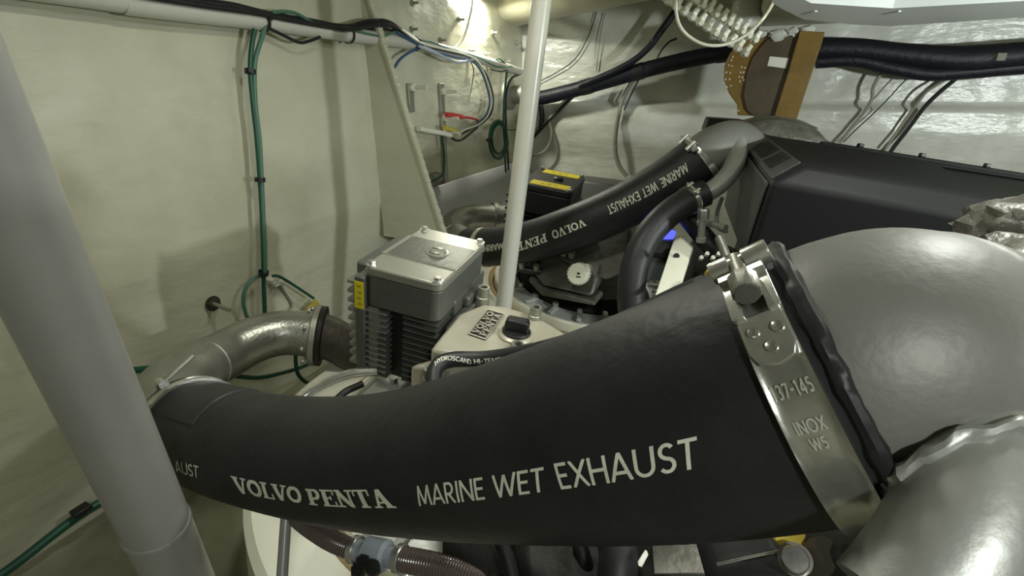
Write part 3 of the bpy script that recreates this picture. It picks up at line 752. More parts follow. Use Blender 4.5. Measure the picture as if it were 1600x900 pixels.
# ---- far drive gear box with its white cap
gb = thing('gear_housing', 'dark grey gear housing with a white cap under the far exhaust hose', 'gear housing', fr(B2, .2, -.1, -.4))
q1 = [P(x, y, d) for x, y, d in ((832, 428, 1.80), (848, 447, 1.72), (925, 465, 1.62), (940, 415, 1.66), (900, 395, 1.75), (850, 398, 1.84))]
build('housing_body', MB().prism(q1, V((.10, .25, -.02))), 'gear', gb, bevel=.012)
q2 = [P(x, y, d) for x, y, d in ((828, 432, 1.80), (846, 452, 1.71), (927, 471, 1.60), (930, 478, 1.60), (846, 462, 1.71), (826, 440, 1.80))]
build('lower_flange', MB().prism(q2, V((.05, .12, -.01))), 'gear', gb, bevel=.004)
q3 = [P(x, y, d) for x, y, d in ((860, 400, 1.78), (985, 355, 1.70), (990, 420, 1.62), (945, 440, 1.64), (900, 420, 1.7))]
build('upper_casting', MB().prism(q3, V((.08, .25, 0))), 'gear', gb, bevel=.015)
cc = P(904, 428, 1.60); ca_ = (CAM-cc).normalized(); ca_ = (ca_ + V((-.35, 0, -.15))).normalized()
cp = build('filler_cap', MB().lathe(cc-ca_*.02, ca_, [(.026, -.06), (.030, 0), (.034, .002), (.034, .034), (.031, .038), (.028, .038)], 40), 'cap', gb)
for i in range(20):
    a = 2*math.pi*i/20; x_ = ca_.orthogonal().normalized(); y_ = ca_.cross(x_)
    build('grip_ridge', MB().box(cc - ca_*.003 + (x_*math.cos(a)+y_*math.sin(a))*.0345, .0022, .0022, .015, (x_*math.cos(a)+y_*math.sin(a), y_*math.cos(a)-x_*math.sin(a), ca_)), 'cap', cp)
rx = CR - ca_*CR.dot(ca_); rx.normalize(); ry = ca_.cross(rx)
for k, (w_, yy) in enumerate(((.010, .004), (.016, -.007))):
    build('cap_mark', MB().box(cc + ca_*.0182 + ry*yy + rx*.006, w_*.5, .0022+.001*(1-k), .0004, (rx, ry, ca_)), 'hole', cp)
for x, y, d in ((880, 398, 1.72), (893, 402, 1.72), (815, 418, 1.78), (838, 422, 1.78)): build('stub_fitting', hexp(P(x, y, d), (-.1, -.5, .8), .012, .03), 'zinc', gb)
build('link_arm', MB().tube(pw([(800, 415, 1.80), (822, 422, 1.79), (846, 424, 1.78)]), .013, 12), 'black', gb)
# ---- far exhaust elbow, water pipe and bypass hose
E2 = pw([(1078, 260, 1.51), (1100, 242, 1.49), (1120, 231, 1.50), (1142, 225, 1.54), (1160, 232, 1.60), (1172, 256, 1.68)])
e2 = thing('exhaust_elbow', 'grey exhaust elbow of the far engine above the black cover corner', 'elbow', E2[2])
build('elbow_body', MB().tube(E2, [.066, .067, .069, .071, .071, .071], 48, 8), 'castgrey', e2)
W2 = pw([(1152, 222, 1.47), (1150, 248, 1.44), (1136, 276, 1.42), (1112, 297, 1.42), (1080, 312, 1.42)])
build('water_pipe', MB().tube(W2, [.026, .028, .0275, .027, .027], 32, 8), 'raw', e2)
BH = pw([(1102, 301, 1.42), (1078, 312, 1.42), (1040, 338, 1.40), (1008, 376, 1.39), (990, 425, 1.39), (987, 480, 1.40), (1000, 530, 1.42)])
bh = one('bypass_hose', MB().tube(BH, .0395, 36, 8), 'rubber2', 'plain black bypass hose bending down under the far exhaust hose', 'hose')
SB = Surf(BH, .0395, 8)
x, th = SB.find(1082, 297); tclamp(SB, x, th, 'small bolt clamp on the upper end of the bypass hose', .02, .9)
q = P(1097, 343, 1.36)
t = thing('hose_fitting', 'small steel fitting hanging below the bypass hose clamp', 'fitting', q)
build('nut', hexp(q+V((0, 0, .03)), (0.1, 0, -1), .016, .03), 'steel', t); build('stem', MB().lathe(q, (.1, 0, -1), [(.010, 0), (.010, .05), (.014, .052), (.014, .065)], 16), 'zinc', t)
# ---- far engine cover
C0 = P(1259, 258, 1.12)
def fc(a, b, c): return fr(C0, a, b, c)
ec = thing('engine_cover', 'black moulded cover of the far engine with a louvred corner', 'engine cover', fc(.5, .3, -.4))
top = [fc(0, 0, 0), fc(1.5, 0, 0), fc(1.5, .60, 0), fc(0, .60, 0)]
sh = [fc(-.062, -.035, -.045), fc(1.55, -.035, -.045), fc(1.55, .64, -.03), fc(-.062, .64, -.03)]
bt = [fc(-.045, .02, -.27), fc(1.5, .02, -.27), fc(1.5, .6, -.27), fc(-.045, .6, -.27)]
mb = MB(); mb.add(top+sh+bt, [(0, 1, 2, 3), (0, 4, 5, 1), (1, 5, 6, 2), (2, 6, 7, 3), (3, 7, 4, 0), (4, 8, 9, 5), (5, 9, 10, 6), (6, 10, 11, 7), (7, 11, 8, 4), (8, 11, 10, 9)])
cv = build('shell', mb, 'cover', ec, bevel=.012, seg=3)
ep = [fc(-.063, -.005, -.052), fc(-.063, .61, -.045), fc(-.047, .57, -.255), fc(-.047, .045, -.255)]
build('end_panel', MB().prism(ep, EU*-.006), 'case_coverlit', ec, bevel=.003)  # lighter grey paints the light falling on this side of the shell
# louvre strip on the chamfer, its light put into the grey
n1 = (fc(0, 0, 0)-fc(-.062, -.035, -.045)); ch = [fc(-.004, .03, .0), fc(-.004, .56, .0), fc(-.060, .58, -.036), fc(-.060, .0, -.043)]
cn_ = (ch[1]-ch[0]).cross(ch[3]-ch[0]).normalized();
if cn_.dot(CAM-ch[0]) < 0: cn_ = -cn_
build('chamfer_strip', MB().prism([q+cn_*.003 for q in ch], cn_*-.006), 'case_coverlit', ec, bevel=.002)
for i in range(12):
    if i in (4,): continue
    k = .16+i*.052
    a = lerp(lerp(ch[0], ch[1], k), lerp(ch[3], ch[2], k), .12); b = lerp(lerp(ch[0], ch[1], k), lerp(ch[3], ch[2], k), .82)
    d_ = (b-a).normalized()
    build('louvre_slot', MB().box((a+b)/2+cn_*.0034, (b-a).length/2, .0075, .0008, (d_, cn_.cross(d_), cn_)), 'hole', ec)
build('far_flange', MB().prism([fc(.18, .60, .004), fc(1.5, .60, .004), fc(1.5, .64, .004), fc(.18, .64, .004)], EW*-.012), 'cover', ec, bevel=.003)
for i in range(7): build('flange_bolt', hexp(fc(.30+.18*i, .618, .004), EW, .011, .012), 'black', ec)
build('top_rib', MB().prism([fc(.45, .42, 0), fc(1.4, .50, 0), fc(1.4, .53, 0), fc(.5, .45, 0)], EW*.010), 'cover', ec, bevel=.006)
# far engine under the cover
o = fc(0, 0, -.27)
eb = thing('engine_block', 'dark far engine block beneath the black cover', 'engine', fc(.6, .3, -.75))
build('block', rbox(fc(0, 0, -.27), .02, 1.4, .06, .56, -.42, -.002, .03), 'dark', eb, bevel=.01)
build('front_housing', rbox(fc(0, 0, -.27), -.14, .02, .12, .5, -.40, -.10, .05), 'dark', eb, bevel=.01)
for i in range(5): build('injector_plug', hexp(P(1095+i*9, 405-(i % 2)*6, 1.22), (-.2, -.7, .6), .006, .014), 'zinc', eb)
# parts seen between the far hoses
t = thing('mount_bracket', 'cream angled mounting bracket with a bolt hole beside the bypass hose', 'bracket', P(1050, 440, 1.35))
q = [P(x, y, d) for x, y, d in ((1052, 376, 1.42), (1062, 372, 1.42), (1082, 388, 1.40), (1062, 450, 1.30), (1022, 466, 1.30))]
build('plate', MB().prism(q, V((.012, .02, -.002))), 'collar', t, bevel=.002)
q = P(1057, 400, 1.375); d_ = (CAM-q).normalized(); build('bolt_hole', MB().lathe(q-d_*.002, d_, [(.0085, 0), (.0085, .004), (.006, .004)], 20), 'hole', t)
t = thing('control_box', 'grey control box with a lit blue corner behind the cream bracket', 'box', P(1030, 430, 1.5))
q = [P(x, y, d) for x, y, d in ((1018, 376, 1.52), (1050, 378, 1.5), (1045, 440, 1.44), (1000, 440, 1.46))]
build('box_body', MB().prism(q, V((.06, .16, 0))), 'case_coverlit', t, bevel=.006)
q = [P(x, y, d) for x, y, d in ((1028, 374, 1.53), (1042, 358, 1.55), (1056, 366, 1.53), (1052, 374, 1.52))]
build('blue_light', MB().prism(q, V((.01, .03, 0))), 'blue', t)
q = [P(x, y, d) for x, y, d in ((1012, 393, 1.49), (1050, 401, 1.46), (1050, 405, 1.46), (1012, 397, 1.49))]
build('strap', MB().prism(q, V((0, .01, 0))), 'black', t)
wire('charge_hose', pw([(1062, 322, 1.52), (1085, 352, 1.5), (1115, 388, 1.47), (1160, 430, 1.45)]), .030, 'rubber2', 'short black hose slanting down right of the bypass hose', 'hose', n=24)
wire('breather_pipe', pw([(1128, 310, 1.5), (1120, 335, 1.46), (1122, 355, 1.42), (1135, 362, 1.36)]), .006, 'grey', 'thin grey pipe hooking round beside the far cover corner', 'pipe', n=10)
wire('fuel_pipe', pw([(1090, 347, 1.4), (1110, 350, 1.38), (1134, 356, 1.33)]), .009, 'zinc', 'short steel pipe below the far cover corner', 'pipe', n=12)
# ---- heat wrap on both turbos
def lump(c, ax, r, seed, n=28, m=16, amp=.1):
    mb = MB(); vs = []; fs = []
    for j in range(m+1):
        f_ = math.pi*j/m
        for i in range(n):
            t_ = 2*math.pi*i/n; d_ = V((math.sin(f_)*math.cos(t_), math.sin(f_)*math.sin(t_), math.cos(f_)))
            k = 1+amp*noise.fractal(d_*2.4+V((seed, 0, 0)), 1, 2, 4)
            vs.append(c + ax[0]*(d_.x*r[0]*k) + ax[1]*(d_.y*r[1]*k) + ax[2]*(d_.z*r[2]*k))
    for j in range(m):
        for i in range(n): i2 = (i+1) % n; fs.append((j*n+i, j*n+i2, (j+1)*n+i2, (j+1)*n+i))
    return mb.add(vs, fs)
t = thing('heat_wrap', 'crumpled grey heat wrap over the far turbo behind the cover', 'heat wrap', P(1215, 240, 1.8))
build('wrap', lump(P(1212, 226, 1.72), AX, (.175, .12, .088), 3), 'foam', t)
wr = fr(P(1213, 226, 1.80), 0, -.02, .06)
build('wrap_seam', MB().tube([P(1142, 206, 1.74), P(1165, 193, 1.72), P(1200, 186, 1.72), P(1240, 188, 1.74), P(1275, 202, 1.78)], .007, 10), 'foam', t)
t = thing('heat_wrap', 'crumpled grey heat wrap at the right edge above the near elbow', 'heat wrap', P(1600, 420, .5))
build('wrap', lump(P(1625, 372, .47), AX, (.06, .06, .036), 9, 36, 22, .22), 'foam', t)
build('wrapped_pipe', MB().tube([P(1640, 385, .47), P(1660, 470, .48), V((.60, .42, .90)), V((.60, .44, .70))], .045, 20), 'foam', t)
build('wrap_fold', lump(P(1640, 425, .42), AX, (.055, .05, .028), 14, 30, 18, .2), 'foam', t)
one('air_box', MB().prism([P(1100, 205, 1.95), P(1108, 184, 1.98), P(1165, 188, 1.98), P(1160, 215, 1.95)], V((.03, .12, 0))), 'black', 'small black box just above the far exhaust elbow', 'box', bevel=.006)
# dark ledge behind the black steering motor
one('control_case', MB().prism([P(905, 282, 2.35), P(985, 292, 2.25), P(975, 340, 2.2), P(900, 340, 2.3)], V((.05, .16, 0))), 'case_coverlit', 'flat dark case to the right of the black steering motor', 'case', bevel=.008)
# ---- amber junction bracket hanging above the far engine
AB0 = P(1200, 120, 2.05)
def ap(l, off): return [on(x, y, AB0+NH*off, NH) for x, y in l]
ab = thing('junction_bracket', 'amber plastic bracket with a brown plate and strap hanging above the far engine', 'bracket', P(1195, 185, 2.05))
build('amber_disc', MB().prism(ap(((1160, 62), (1178, 50), (1252, 52), (1235, 183), (1152, 180), (1152, 164), (1139, 146), (1131, 124), (1132, 102), (1140, 84), (1150, 72)), 0), -NH*.02), 'amber', ab, bevel=.004)
build('brown_plate', MB().prism(ap(((1186, 76), (1200, 60), (1216, 56), (1258, 56), (1230, 186), (1180, 184), (1166, 172), (1161, 150), (1168, 116), (1176, 92)), .014), -NH*.012), 'brownpl', ab, bevel=.004)
build('strap', MB().prism(ap(((1250, 48), (1289, 50), (1284, 68), (1245, 186), (1209, 184), (1232, 112)), .035), -NH*.03), 'amber', ab, bevel=.003)
build('paper_tag', MB().prism(ap(((1203, 88), (1233, 91), (1228, 107), (1199, 103)), .0155), -NH*.001), 'label', ab)
for i, (x, y) in enumerate(((1143, 94), (1145, 89), (1155, 82), (1139, 102), (1144, 103), (1135, 113), (1141, 114), (1134, 124), (1140, 124), (1136, 136), (1142, 134), (1159, 105), (1164, 106), (1157, 113), (1162, 113), (1155, 120), (1160, 121), (1156, 127), (1162, 125), (1154, 173))):
    build('contact_pin', MB().lathe(on(x, y, AB0+NH*.0, NH), NH, [(.0035, 0), (.003, .005)], 8), 'nylon', ab)
for x, y, r in ((1168, 56, .022), (1190, 53, .018), (1216, 55, .028), (1240, 50, .02), (1262, 47, .022)):
    build('foam_lump', lump(on(x, y, AB0+NH*.01, NH), (V((1, 0, 0)), V((0, 1, 0)), V((0, 0, 1))), (r*1.3, r, r*.8), x, 14, 9, .4), 'hull', ab)
# ---- hatch rim and panel under the lowered deck
hz = 1.41
def zp(l, z=hz): return [hpt(x, y, z) for x, y in l]
hf = thing('hatch_frame', 'white hatch rim under the deck at the top right', 'hatch frame', hpt(1390, 41, hz))
out = zp(((1206, 4), (1222, 14), (1257, 31), (1330, 38), (1390, 41), (1500, 34), (1700, 20))); inn = zp(((1700, -4), (1500, 7), (1395, 13), (1330, 9), (1268, 5), (1240, -8), (1226, -16)))
mb = MB(); n = len(out); inr = inn[::-1]
for i in range(n-1): mb.prism([out[i], out[i+1], inr[i+1], inr[i]], (0, 0, .03))
build('rim', mb, 'whiteframe', hf)
for x in (1266, 1394): build('rim_joint', MB().box(hpt(x, 20, hz-.001), .004, .030, .0015), 'whiteframe', hf)
build('hatch_panel', MB().prism(zp(((1225, -10), (1268, 12), (1395, 20), (1700, 4), (1700, -160), (1225, -160)), hz+.035), (0, 0, .02)), 'ceil', hf)
# foam pipe stub hanging from the deck
q = P(1167, 14, 2.15)
t = thing('pipe_stub', 'short grey lagged pipe stub between the terminal strips and the amber bracket', 'pipe', q)
build('stub', MB().lathe(q, (0, 0, -1), [(.064, -.12), (.064, .10), (.056, .112)], 30), 'hull', t)
build('collar', MB().lathe(q, (0, 0, -1), [(.07, -.05), (.07, -.03), (.064, -.028)], 30), 'ceil', t)
# ---- terminal strips
for row, (a, b, lab) in enumerate(((P(1028, -14, 1.72), P(1172, 84, 1.80), 'row of white screw terminals, lower of the two beside the white cable loop'), (P(1062, -20, 1.74), P(1186, 62, 1.82), 'row of white screw terminals, upper of the two nearest the pipe stub'))):
    t = thing('terminal_strip', lab, 'terminal strip', (a+b)/2, 'terminal strips')
    dr = (b-a).normalized(); sd = dr.cross(CF).normalized(); up = sd.cross(dr); n = 12
    build('base_rail', MB().box((a+b)/2 - up*-.012, (b-a).length/2, .010, .004, (dr, sd, up)), 'nylon', t)
    for i in range(n):
        c = lerp(a, b, (i+.5)/n)
        bk = build('terminal_block', MB().box(c, .0088, .017, .014, (dr, sd, up)), 'nylon', t, bevel=.003)
        for s_ in (-1, 1): build('terminal_barrel', MB().lathe(c+sd*s_*.008-up*.006, (sd*s_ - up*.9).normalized(), [(.0095, 0), (.0095, .012), (.0078, .0155)], 14), 'nylon', bk)
wire('cable', pw([(1060, -30, 1.60), (1056, 5, 1.60), (1060, 35, 1.60), (1075, 56, 1.60), (1103, 70, 1.60), (1135, 69, 1.60), (1165, 55, 1.60), (1190, 32, 1.60), (1208, 4, 1.60), (1214, -20, 1.6)]), .0052, 'white', 'white cable hanging in a loop in front of the terminal strips', n=12)
# ---- dark sleeved hoses along the hull
def hw(l, off): return [HW(x, y, off) for x, y in l]
bhp = hw([(822, 153), (835, 153), (850, 152), (900, 140), (960, 123), (1020, 106), (1080, 92), (1125, 84)], .13)
t = thing('sleeved_hose', 'thick black hose climbing the hull from the corner to the amber bracket', 'hose', bhp[2])
build('sleeve', MB().tube(bhp, .040, 24, 6), 'navy', t)
for k in (.35, .62):
    SS = Surf(bhp, .040, 6); build('tape_wrap', SS.ringpts(MB(), [(SS.L*k-.03, 0), (SS.L*k-.03, .003), (SS.L*k+.03, .003), (SS.L*k+.03, 0)], 24), 'blackw', t)
bhp2 = hw([(1120, 84), (1180, 78), (1280, 76), (1340, 77), (1400, 84), (1460, 90), (1520, 92), (1620, 84), (1700, 80)], .16)
t = thing('sleeved_hose', 'thick black hose bundle running along the hull right of the amber bracket', 'hose', bhp2[3])
build('sleeve', MB().tube(bhp2, [.045, .045, .047, .045, .045, .050, .055, .050, .05], 24, 6), 'navy', t)
build('second_sleeve', MB().tube([q+V((0, 0, -.055+.01*math.sin(i*1.7))) for i, q in enumerate(bhp2[2:])], .030, 20, 6), 'navy', t)
build('tie_head', MB().box(HW(1562, 89, .215), .018, .01, .014), 'zinc', t)
wire('sleeved_hose', hw([(905, 134), (945, 118), (985, 98), (1012, 76), (1032, 50), (1052, 22), (1070, -10)], .17), .017, 'navy', 'slimmer black hose branching up towards the terminal strips', 'hose', n=16)
q = TW(800, 148, .03)
t = thing('hose_socket', 'grey through-hull socket in the corner behind the middle pole', 'socket', q)
build('socket_flange', MB().lathe(q, NT, [(.085, -.03), (.085, .0), (.06, .01)], 30), 'zinc', t); build('socket_tube', MB().lathe(q, NT, [(.05, 0), (.05, .12), (.044, .125)], 30), 'zinc', t)
def hwire(l, r, m, lab, off=.085, nm='cable', n=8): return wire(nm, hw(l, off), r, m, lab, n=n)
hwire([(992, 122), (980, 140), (970, 165), (963, 200), (961, 232), (967, 258), (980, 276)], .0125, 'grey', 'thick grey cable hanging down the hull left of the far hose clamp', .085, n=12)
hwire([(1000, 120), (985, 150), (975, 172)], .005, 'blackw', 'short black cable beside the thick grey hull cable', .085)
hwire([(896, 150), (880, 166), (862, 184), (845, 202), (832, 216)], .010, 'blackw', 'black cable slanting behind the middle pole, lower one', .085)
hwire([(890, 150), (872, 168), (854, 190), (832, 206)], .008, 'grey', 'grey cable slanting behind the middle pole, upper one', .085)
hwire([(858, 190), (862, 208), (858, 226), (848, 238), (832, 244)], .007, 'grey', 'grey cable loop behind the middle pole above the black steering motor', .085)
hwire([(845, 165), (847, 182), (845, 200)], .016, 'blackw', 'short black strap on the hull right of the middle pole', .085)
hwire([(932, 18), (922, 50), (906, 82), (890, 100), (868, 114), (842, 128)], .003, 'blackw', 'thin black cable curving down from the deck beam', .02)
hwire([(945, 20), (938, 55), (934, 90), (932, 110)], .003, 'grey', 'thin grey cable hanging straight from the deck beam', .02)
hwire([(1058, 60), (1045, 66), (1030, 84), (1024, 104)], .005, 'blackw', 'short black cable below the terminal strips', .10)
hwire([(1418, 98), (1395, 101), (1376, 116), (1364, 138), (1362, 155), (1350, 176), (1330, 200), (1312, 224)], .0075, 'grey', 'grey cable curving down the white hull, leftmost of three', .09)
hwire([(1460, 96), (1438, 106), (1412, 128), (1388, 154), (1362, 180), (1336, 204), (1318, 222)], .0028, 'blackw', 'hair-thin black cable down the white hull', .085)
hwire([(1522, 100), (1490, 126), (1466, 146), (1444, 168), (1420, 200), (1398, 228), (1390, 240)], .0095, 'blackw', 'thick black cable down the white hull, rightmost of three', .085)
hwire([(1510, 100), (1478, 124), (1450, 142), (1436, 158), (1412, 190), (1384, 232)], .006, 'grey', 'grey cable lying along the thick black one on the white hull', .085)
hwire([(1425, 100), (1460, 106), (1500, 109), (1545, 102), (1580, 98)], .004, 'white', 'thin white cable under the thick black hose bundle', .12)
# ---- white conduit along the transom and its cables
def tw(l, off): return [TW(x, y, off) for x, y in l]
cdp = [TW(60, -18, .045)-LT*1.3] + tw([(60, -18), (200, 6), (310, 21), (420, 35), (544, 54), (640, 67), (700, 80), (760, 96), (812, 112)], .045)
t = thing('conduit', 'white conduit pipe running along the top of the transom wall', 'conduit', cdp[4])
build('conduit_pipe', MB().tube(cdp, .0225, 20, 6), 'polew', t)
SC = Surf(cdp, .0225, 6)
def tie_on(S, px, py, lab, extra=.0, tail=True, m='blackw', w=.004, off=.0):
    x, th = S.find(px, py); t = thing('cable_tie', lab, 'cable tie', S.at(x, th, 0), 'cable ties')
    build('loop', S.ringpts(MB(), [(x-w, extra), (x-w, extra+.002), (x+w, extra+.002), (x+w, extra)], 24), m, t)
    p, a, t_, n = fra(S, x, th, extra+.004)
    build('lock', MB().box(p, .005, .004, .0045, (a, t_, n)), m, t)
    return t
tie_on(SC, 419, 30, 'black tie round the conduit above the green cables', .003)
tie_on(SC, 551, 48, 'black tie round the conduit above the knee plate', .003)
tie_on(SC, 655, 66, 'black tie round the conduit where the blue cable drops', .003)
def twire(l, r, m, lab, off=.05, nm='cable', n=8): return wire(nm, tw(l, off), r, m, lab, n=n)
twire([(-60, -68), (60, -44), (200, -14), (300, 2), (360, 8), (420, 22), (480, 32), (540, 42), (575, 34), (605, 34), (626, 46), (650, 62)], .008, 'blackw', 'thick black cable on top of the conduit, highest one', .06, n=10)
twire([(-60, -64), (60, -40), (220, -8), (330, 10), (400, 20), (470, 34), (545, 46), (580, 40), (610, 40), (632, 52), (660, 70)], .007, 'blackw', 'black cable lying along the conduit, middle one', .075, n=10)
twire([(260, 0), (340, 16), (412, 24), (470, 36), (548, 47), (600, 44), (640, 58)], .006, 'blackw', 'black cable lying against the wall above the conduit', .04)
twire([(250, 14), (300, 28), (340, 31), (400, 38)], .006, 'blackw', 'black cable sagging under the left part of the conduit', .05)
twire([(420, 44), (440, 54), (466, 66), (480, 65), (500, 58)], .0045, 'blackw', 'black cable sagging in a short loop under the conduit', .06)
twire([(425, 20), (445, 18), (465, 22), (490, 36), (515, 43), (545, 44)], .0048, 'greenp', 'pale green cable arching over the conduit', .07)
twire([(545, 46), (580, 54), (600, 56), (625, 48), (645, 58), (662, 70)], .004, 'greenp', 'pale green cable dipping over the conduit right of the knee tie', .07)
twire([(615, 46), (640, 58), (668, 72), (700, 80), (735, 89), (752, 104), (764, 128), (770, 152), (768, 174), (756, 190), (738, 200), (722, 208)], .006, 'blackw', 'black cable looping down to the yellow terminal, outer one', .07)
twire([(620, 50), (652, 68), (680, 80), (712, 90), (738, 96), (752, 112), (762, 140), (765, 162), (758, 182), (746, 192)], .005, 'bluew', 'dark blue cable looping down to the red terminal', .075)
twire([(628, 46), (656, 66), (690, 76), (730, 86), (748, 98), (758, 118), (767, 145), (768, 165), (760, 184), (745, 196), (724, 204), (716, 214)], .0042, 'white', 'white cable in the loop below the conduit end', .085)
twire([(655, 72), (680, 82), (696, 90), (714, 97), (730, 96), (740, 92)], .006, 'palew', 'pale blue cable sagging under the conduit end', .085)
twire([(660, 70), (650, 77), (636, 84), (624, 94), (616, 106)], .0055, 'bluew', 'blue cable dropping behind the knee plate', .06)
twire([(655, 62), (676, 66), (700, 76), (730, 84), (752, 92), (776, 104), (800, 104)], .0042, 'greenp', 'pale green cable on top of the conduit end', .065)
twire([(738, -20), (738, 5), (733, 30), (727, 52), (718, 68), (708, 77)], .006, 'white', 'cream cable coming down from the ceiling lamp', .03)
twire([(752, 92), (768, 98), (778, 92), (788, 98), (795, 106), (784, 112), (766, 108)], .0035, 'green', 'thin green cable tangled at the conduit end', .06)
twire([(735, 95), (740, 110), (737, 135), (732, 158)], .003, 'grey', 'thin grey cable hanging inside the cable loop', .02)
twire([(792, 112), (789, 140), (787, 170), (787, 200), (789, 230), (790, 262), (793, 288)], .0065, 'green', 'dark green cable hanging beside the coil', .05)
twire([(812, 116), (800, 122), (793, 136), (790, 160), (791, 200), (794, 250), (795, 288)], .006, 'blackw', 'black cable hanging behind the middle pole beside the coil', .05)
twire([(786, 202), (800, 203), (815, 201)], .0025, 'blackw', 'thin black cable from the coil to the middle pole', .06)
cl = []
for i in range(64):
    a = 2*math.pi*i/21.0; k = 1+.16*math.sin(i*.13+1)
    cl.append(TW(779+12.5*k*math.cos(a), 218+26*k*math.sin(a), .06+.0002*i))
wire('cable_coil', cl, .0075, 'green', 'coil of green cable hanging in the corner left of the middle pole', 'cable', n=8, sm=3)
one('cable_tie', MB().box(TW(765, 219, .07), .018, .012, .008), 'blackw', 'black tie on the left of the green coil', 'cable tie', 'cable ties', bevel=.002)
one('drain_fitting', MB().lathe(TW(793, 290, .06), (NT+V((0, 0, -.5))), [(.05, 0), (.05, .03), (.03, .04), (.03, .1)], 20), 'dark', 'dark drain fitting in the corner under the hanging cables', 'fitting')
# green cables down the wall
g1 = tw([(398, 46), (393, 75), (391, 110), (395, 160), (401, 215), (405, 265), (409, 330), (411, 390), (412, 440), (414, 500)], .055)
wire('cable', g1, .0062, 'green', 'green cable hanging down the transom wall, left strand', n=10)
g2 = tw([(416, 36), (408, 62), (398, 100), (399, 160), (405, 215), (408, 265), (411, 330), (414, 390), (414, 432)], .060)
wire('cable', g2, .0058, 'greenp', 'paler green cable hanging beside the green one on the wall', n=10)
SG = Surf(g1, .0062, 5)
tie_on(SG, 391, 111, 'black tie round the green cables, upper one', .006, w=.006); tie_on(SG, 406, 281, 'black tie round the green cables, middle one', .006, w=.006); tie_on(SG, 412, 428, 'black tie round the green cables, lowest one', .006, w=.006)
twire([(411, 430), (398, 434), (386, 446), (380, 466), (384, 490), (392, 505)], .0055, 'greenp', 'dull green cable looping left below the lowest tie', .04)
t = thing('wall_terminal', 'small white terminal on the transom wall beside the green cables', 'terminal', TW(422, 436, .02))
build('terminal_nut', hexp(TW(420, 437, .0), NT, .014, .03), 'nylon', t); build('terminal_tab', MB().box(TW(436, 442, .02), .008, .022, .006, (NT, LT, V((0, 0, 1)))), 'nylon', t)
twire([(426, 431), (436, 432), (452, 441), (472, 454), (490, 466)], .0048, 'green', 'short dark green cable from the wall terminal to the yellow tag', .045)
one('warning_tag', MB().prism(tw(((492, 467), (507, 485), (476, 485)), .03), NT*.004), 'ysl', 'small yellow triangular tag above the silver pipe', 'tag')
twire([(436, 446), (448, 462), (456, 478), (446, 492)], .004, 'grey', 'thin grey cable under the wall terminal', .01)
t = thing('wall_bolt', 'long rusty bolt sticking out of the transom wall left of the green cables', 'bolt', TW(332, 474, 0))
build('washer', MB().lathe(TW(332, 474, 0), NT, [(.022, 0), (.022, .004)], 20), 'brown', t); build('nut', hexp(TW(332, 474, .003), NT, .017, .014), 'brown', t)
q = TW(332, 474, .01); build('shank', MB().lathe(q, (P(366, 487, proj(q)[2]-.03)-q), [(.0055, 0), (.0055, .07)], 12), 'zinc', t)
twire([(200, 579), (225, 577), (262, 573), (300, 572)], .0085, 'green', 'green cable passing behind the left pole and silver pipe', .05, n=10)
twire([(535, 545), (505, 558), (470, 574), (440, 583), (405, 590), (370, 588)], .0062, 'green', 'green cable dipping below the silver pipe', .20)
twire([(463, 545), (462, 565), (466, 585), (480, 598), (500, 602)], .0060, 'green', 'green cable curling down behind the brown cast pipe', .20)
twire([(-40, 925), (20, 885), (80, 838), (120, 808), (158, 784), (230, 740)], .0105, 'green', 'dark green hose running up the wall behind the foot of the left pole', .04, nm='drain_hose', n=12)
one('cable_tie', MB().box(TW(127, 797, .055), .014, .018, .007, (NT, LT, V((0, 0, 1)))), 'blackw', 'black clip on the dark hose left of the left pole', 'cable tie', 'cable ties', bevel=.002)
# ---- anode straps and terminals right of the knee
def strap(x0, y0, x1, y1, lab, studs):
    a = TW(x0, y0, .01); b = TW(x1, y1, .01); b = V((a.x, a.y, b.z)); c = (a+b)/2
    t = thing('earth_strap', lab, 'strap', b)
    build('strip', MB().box(c, .006, .018, abs(a.z-b.z)/2, (NT, LT, V((0, 0, 1)))), 'zinc', t, bevel=.002)
    for z in studs:
        q = V((a.x, a.y, a.z+(b.z-a.z)*z)) + NT*.006
        s_ = build('stud', MB().lathe(q, NT, [(.0075, 0), (.0075, .075)], 12), 'nylon', t); build('stud_nut', hexp(q, NT, .017, .018), 'nylon', s_)
strap(689, 130, 687, 290, 'grey metal earth strap with three studs right of the knee plate', (.08, .33, .47))
strap(640, 130, 645, 175, 'short grey earth strap half hidden by the knee plate', (.15,))
twire([(697, 179), (708, 180), (722, 183)], .011, 'red', 'red sleeved cable lug on the earth strap', .06, nm='cable_lug', n=12)
twire([(722, 183), (733, 184), (742, 186), (750, 191)], .006, 'red', 'thin red sleeve leading into the cable loop', .065, nm='cable_sleeve', n=10)
twire([(694, 199), (704, 202), (716, 206)], .010, 'ysl', 'yellow sleeved cable lug under the red one', .06, nm='cable_lug', n=12)
twire([(654, 201), (672, 205), (690, 208), (704, 212)], .011, 'nylon', 'white plastic tube joint left of the earth strap', .06, nm='tube_joint', n=12)
twire([(700, 212), (712, 219), (722, 218), (735, 208), (746, 199)], .0055, 'blackw', 'black cable under the yellow lug', .06)
twire([(690, 212), (693, 232), (694, 255), (692, 272), (684, 279), (674, 283)], .0052, 'green', 'green cable hanging from the earth strap to its foot', .04)
one('wall_clip', MB().box(TW(682, 276, .02), .02, .03, .02, (NT, LT, V((0, 0, 1)))), 'zinc', 'grey clip at the foot of the earth strap', 'clip', bevel=.006)
